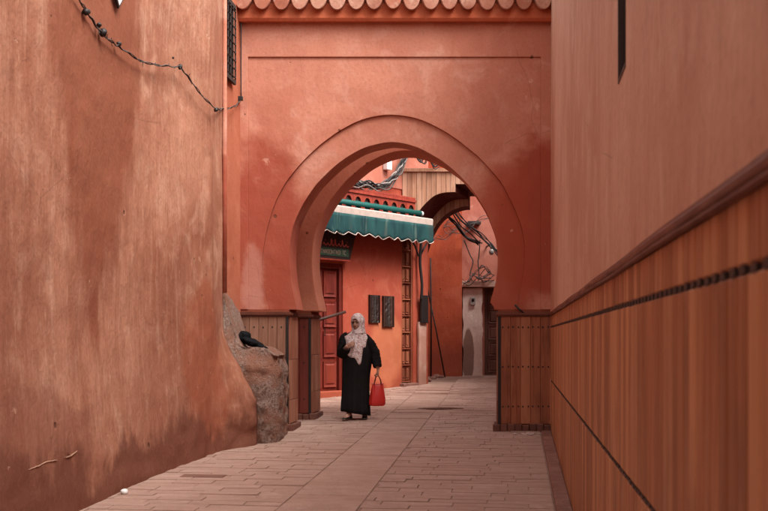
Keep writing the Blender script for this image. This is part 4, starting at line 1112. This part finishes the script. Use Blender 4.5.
# robe
def ringe(cx, cy, rx, ry, z, n=64, folds=0., ph=0., tz=None):
    out_ = []
    for k in range(n):
        a = 2*PI*k/n
        f = 1 + folds*(math.sin(a*7+ph)*.55 + math.sin(a*12+ph*2.1)*.3 + math.sin(a*19+1.3*ph)*.15)
        out_.append((cx+math.cos(a)*rx*f, cy+math.sin(a)*ry*f, z + (tz(a) if tz else 0)))
    return out_
robe = BM()
spec_ = [(-.000, -.02, .208, .205, .085, .14), (.0, -.02, .205, .195, .20, .125), (.005, -.01, .198, .18, .34, .08), (.006, 0, .195, .16, .5, .065), (.012, 0, .20, .158, .66, .06), (.026, 0, .213, .158, .80, .06), (.032, 0, .218, .152, .93, .05), (.024, 0, .208, .15, 1.03, .04), (.012, .005, .196, .138, 1.11, .025), (.006, .01, .185, .118, 1.18, .01), (.008, .012, .15, .10, 1.225, 0), (.01, .012, .085, .08, 1.26, 0)]
rings = []
for i, (cx, cy, rx, ry, z, fo_) in enumerate(spec_):
    sway = .02*(1-sstep(.1, .8, z))
    rings.append(ringe(cx+.0, cy, rx, ry, z, folds=fo_, ph=.7+z*.6, tz=(lambda a, z=z: .035*(math.cos(a-.2)*-1)*(1-sstep(.1, .5, z))) ))
loft(robe, rings)
o = obj('robe', robe, M['black'], woman, smooth=True); ss = o.modifiers.new('s', 'SUBSURF'); ss.levels = 1; ss.render_levels = 1; sd_ = o.modifiers.new('t', 'SOLIDIFY'); sd_.thickness = .006
def sleeve(P_, rs, name='sleeve'):
    b = BM(); pts_ = smooth_curve(P_, 8); m_ = len(pts_); k = (len(rs)-1)/(m_-1); r2 = []
    for i in range(m_):
        t = i*k; a = int(min(t, len(rs)-2)); r2.append((rs[a]+(rs[a+1]-rs[a])*(t-a))*(1+.05*math.sin(i*1.9)))
    tube(b, pts_, r2, 20, caps=False)
    for v_ in b.verts: v_.co += Vector((mnoise.noise(v_.co*12), mnoise.noise(v_.co*12+Vector((9, 0, 0))), 0))*.012
    # close the shoulder end
    o = obj(name, b, M['black'], woman, smooth=True); s2 = o.modifiers.new('t', 'SOLIDIFY'); s2.thickness = .005; return o
sleeve([Vector((-.10, .01, 1.20)), shR+Vector((-.01, 0, .0)), (shR+elR)/2+Vector((-.012, 0, 0)), elR+Vector((-.01, .01, -.02)), (elR+wrR)/2+Vector((0, 0, -.02)), wrR+Vector((-.01, .01, -.01))], [.062, .066, .066, .072, .068, .056])
sleeve([Vector((.10, .01, 1.20)), shL, (shL+elL)/2+Vector((.008, 0, 0)), elL, (elL+wrL)/2, wrL+Vector((-.005, 0, .02))], [.05, .060, .066, .068, .064, .058])
# shoes, socks
for (A, d, n_) in ((ankR, Vector((-.42, -.9, 0)).normalized(), 0), (ankL, Vector((.05, -1, 0)).normalized(), 1)):
    sdv = Vector((-d.y, d.x, 0)); fl = Vector((A.x, A.y, 0))
    b = BM(); rg = []
    for (t, w_, zl_, zh) in ((-.055, .018, .012, .05), (-.045, .032, .002, .062), (-.01, .036, 0, .066), (.04, .037, 0, .062), (.09, .042, 0, .05), (.135, .042, .002, .042), (.17, .032, .006, .035), (.19, .014, .012, .028)):
        lift = (.0 if n_ else .0)
        rg.append([tuple(fl + d*t + sdv*(math.cos(a)*w_) + Vector((0, 0, (zl_+zh)/2+math.sin(a)*(zh-zl_)/2+lift))) for a in [2*PI*k/16 for k in range(16)]])
    loft(b, rg, True, True); bmesh.ops.recalc_face_normals(b, faces=b.faces[:]); so = obj('shoe', b, M['shoe'], woman, smooth=True)
    b = BM(); tube(b, [tuple(r[12]) for r in rg], .006, 6); tube(b, [Vector(rg[i][14])+Vector((0, 0, -.0)) for i in range(len(rg))], .006, 6); tube(b, [Vector(rg[i][10]) for i in range(len(rg))], .006, 6); obj('sole', b, M['shoetrim'], so, smooth=True)
    b = BM(); tube(b, smooth_curve([fl+Vector((0, 0, .05)), A+Vector((0, 0, .05)), A+Vector((0, .03, .12))], 4), .040, 14); obj('sock', b, M['sock'], woman, smooth=True)
# headscarf: hood with a face opening, throat wrap and two hanging ends
hood = BM(); nU, nV = 40, 26; vsh = []
for j in range(nV+1):
    th = PI*.985*j/nV + .02       # 0 = crown
    row = []
    for i in range(nU):
        ph = 2*PI*i/nU
        d = Vector((math.sin(th)*math.cos(ph), math.sin(th)*math.sin(ph), math.cos(th)))
        p = Vector((d.x*.092, .018+d.y*.114, .012+d.z*.125))
        if j > nV*.5:               # below the ears the cloth runs down to the throat instead of closing
            t = (j-nV*.5)/(nV*.5); sc_ = 1.0 + .05*t
            p = Vector((math.cos(ph)*.092*(sc_-.1*math.sin(PI*t)), .016+math.sin(ph)*.110*(sc_-.12*math.sin(PI*t)), .012 - .17*t))
        p += Vector((math.cos(ph), math.sin(ph), 0))*(.005*math.sin(ph*9+j*.8)+.004*mnoise.noise(Vector((ph*3, j*.5, 0))))
        row.append(p)
    vsh.append(row)
V_ = [[hood.verts.new(H(*p)) for p in r] for r in vsh]
def isface(p):   # the oval left open in front
    return p.y < -.02 and (p.x/.054)**2 + ((p.z+.018)/.078)**2 < 1
for j in range(nV):
    for i in range(nU):
        i2 = (i+1) % nU; c_ = (vsh[j][i]+vsh[j+1][i2]+vsh[j+1][i]+vsh[j][i2])/4
        if not isface(c_): hood.faces.new((V_[j][i], V_[j+1][i], V_[j+1][i2], V_[j][i2]))
for v_ in [v for v in hood.verts if not v.link_faces]: hood.verts.remove(v_)
o = obj('headscarf', hood, M['scarf'], woman, smooth=True); s2 = o.modifiers.new('t', 'SOLIDIFY'); s2.thickness = .007; s2.offset = 1; s3 = o.modifiers.new('s', 'SUBSURF'); s3.levels = 1; s3.render_levels = 1
# drape over the shoulders and chest
dr = BM(); rings = []
for j in range(16):
    t = j/15; row = []
    for k in range(72):
        a = 2*PI*k/72; fr_ = max(0, -math.sin(a))           # 1 at front
        side = math.cos(a)
        # length reaches deep in front, more on her left
        L = .10 + .30*fr_**1.6*(1 + .25*side) + .04*math.sin(a*5)
        L += .06*math.exp(-((a-1.60*PI)/.22)**2)
        rx = .085 + .085*sstep(0, .55, t) ; ry = .085 + .075*sstep(0, .6, t)
        zz_ = HC.z-.105 - L*t - .04*sstep(0, .4, t)
        fold = 1+.05*math.sin(a*11+t*2)+.03*math.sin(a*17+1)
        row.append((HC.x*(1-t)+.006 + math.cos(a)*rx*fold, HC.y*(1-t)+.006 + math.sin(a)*ry*fold - .012*fr_, zz_))
    rings.append(row)
loft(dr, rings); o = obj('scarf_drape', dr, M['scarf'], woman, smooth=True); s2 = o.modifiers.new('t', 'SOLIDIFY'); s2.thickness = .006; s2.offset = 1
# handbag in her left hand
HB = Vector(P3(377.5, 406, -.05)); hw = woman.location
bag = empty('handbag', 'bright red soft handbag hanging from the woman\'s left hand', 'handbag', (hw.x+HB.x, hw.y+HB.y, hw.z+HB.z), .15)
H_ = (406-383)*WY/FP
b = BM(); rg = []
for (t, w_, d_) in ((0, .09, .04), (.03, .112, .052), (.12, .122, .062), (.35, .115, .058), (.6, .100, .045), (.85, .086, .030), (.97, .080, .018), (1, .078, .012)):
    row = []
    for k in range(36):
        a = 2*PI*k/36; ca_ = math.copysign(abs(math.cos(a))**.6, math.cos(a)); sa_ = math.copysign(abs(math.sin(a))**.75, math.sin(a))
        f = 1+.03*math.sin(a*6+t*5)
        nz3 = .008*mnoise.noise(Vector((ca_*2.2, t*3.1, sa_)))
        row.append((ca_*w_*f + nz3 + .012*(t-.5), sa_*d_*f+.004*math.sin(k*1.3)+nz3, t*H_ - (.028*math.cos(ca_*1.4) if t > .8 else 0)))
    rg.append(row)
loft(b, rg, True, True); o = obj('bag_body', b, M['redbag'], bag, smooth=True); s3 = o.modifiers.new('s', 'SUBSURF'); s3.levels = 1; s3.render_levels = 1
grip = wrL + Vector((-.012, -.01, -.085)) - HB
for s in (-1, 1):
    b = BM(); pts_ = smooth_curve([Vector((-.055, s*.016, H_-.03)), Vector((-.035, s*.02, H_+.04)), grip+Vector((-.012, s*.008, -.01)), grip+Vector((0, s*.006, .002)), grip+Vector((.014, s*.008, -.012)), Vector((.045, s*.02, H_+.04)), Vector((.055, s*.016, H_-.03))], 5)
    tube(b, pts_, .0075, 6); obj('strap', b, M['strap'], bag, smooth=True)
b = BM(); tube(b, [(-.088, 0, H_-.012), (0, -.004, H_-.022), (.088, 0, H_-.012)], .007, 6); obj('zip', b, M['strap'], bag)
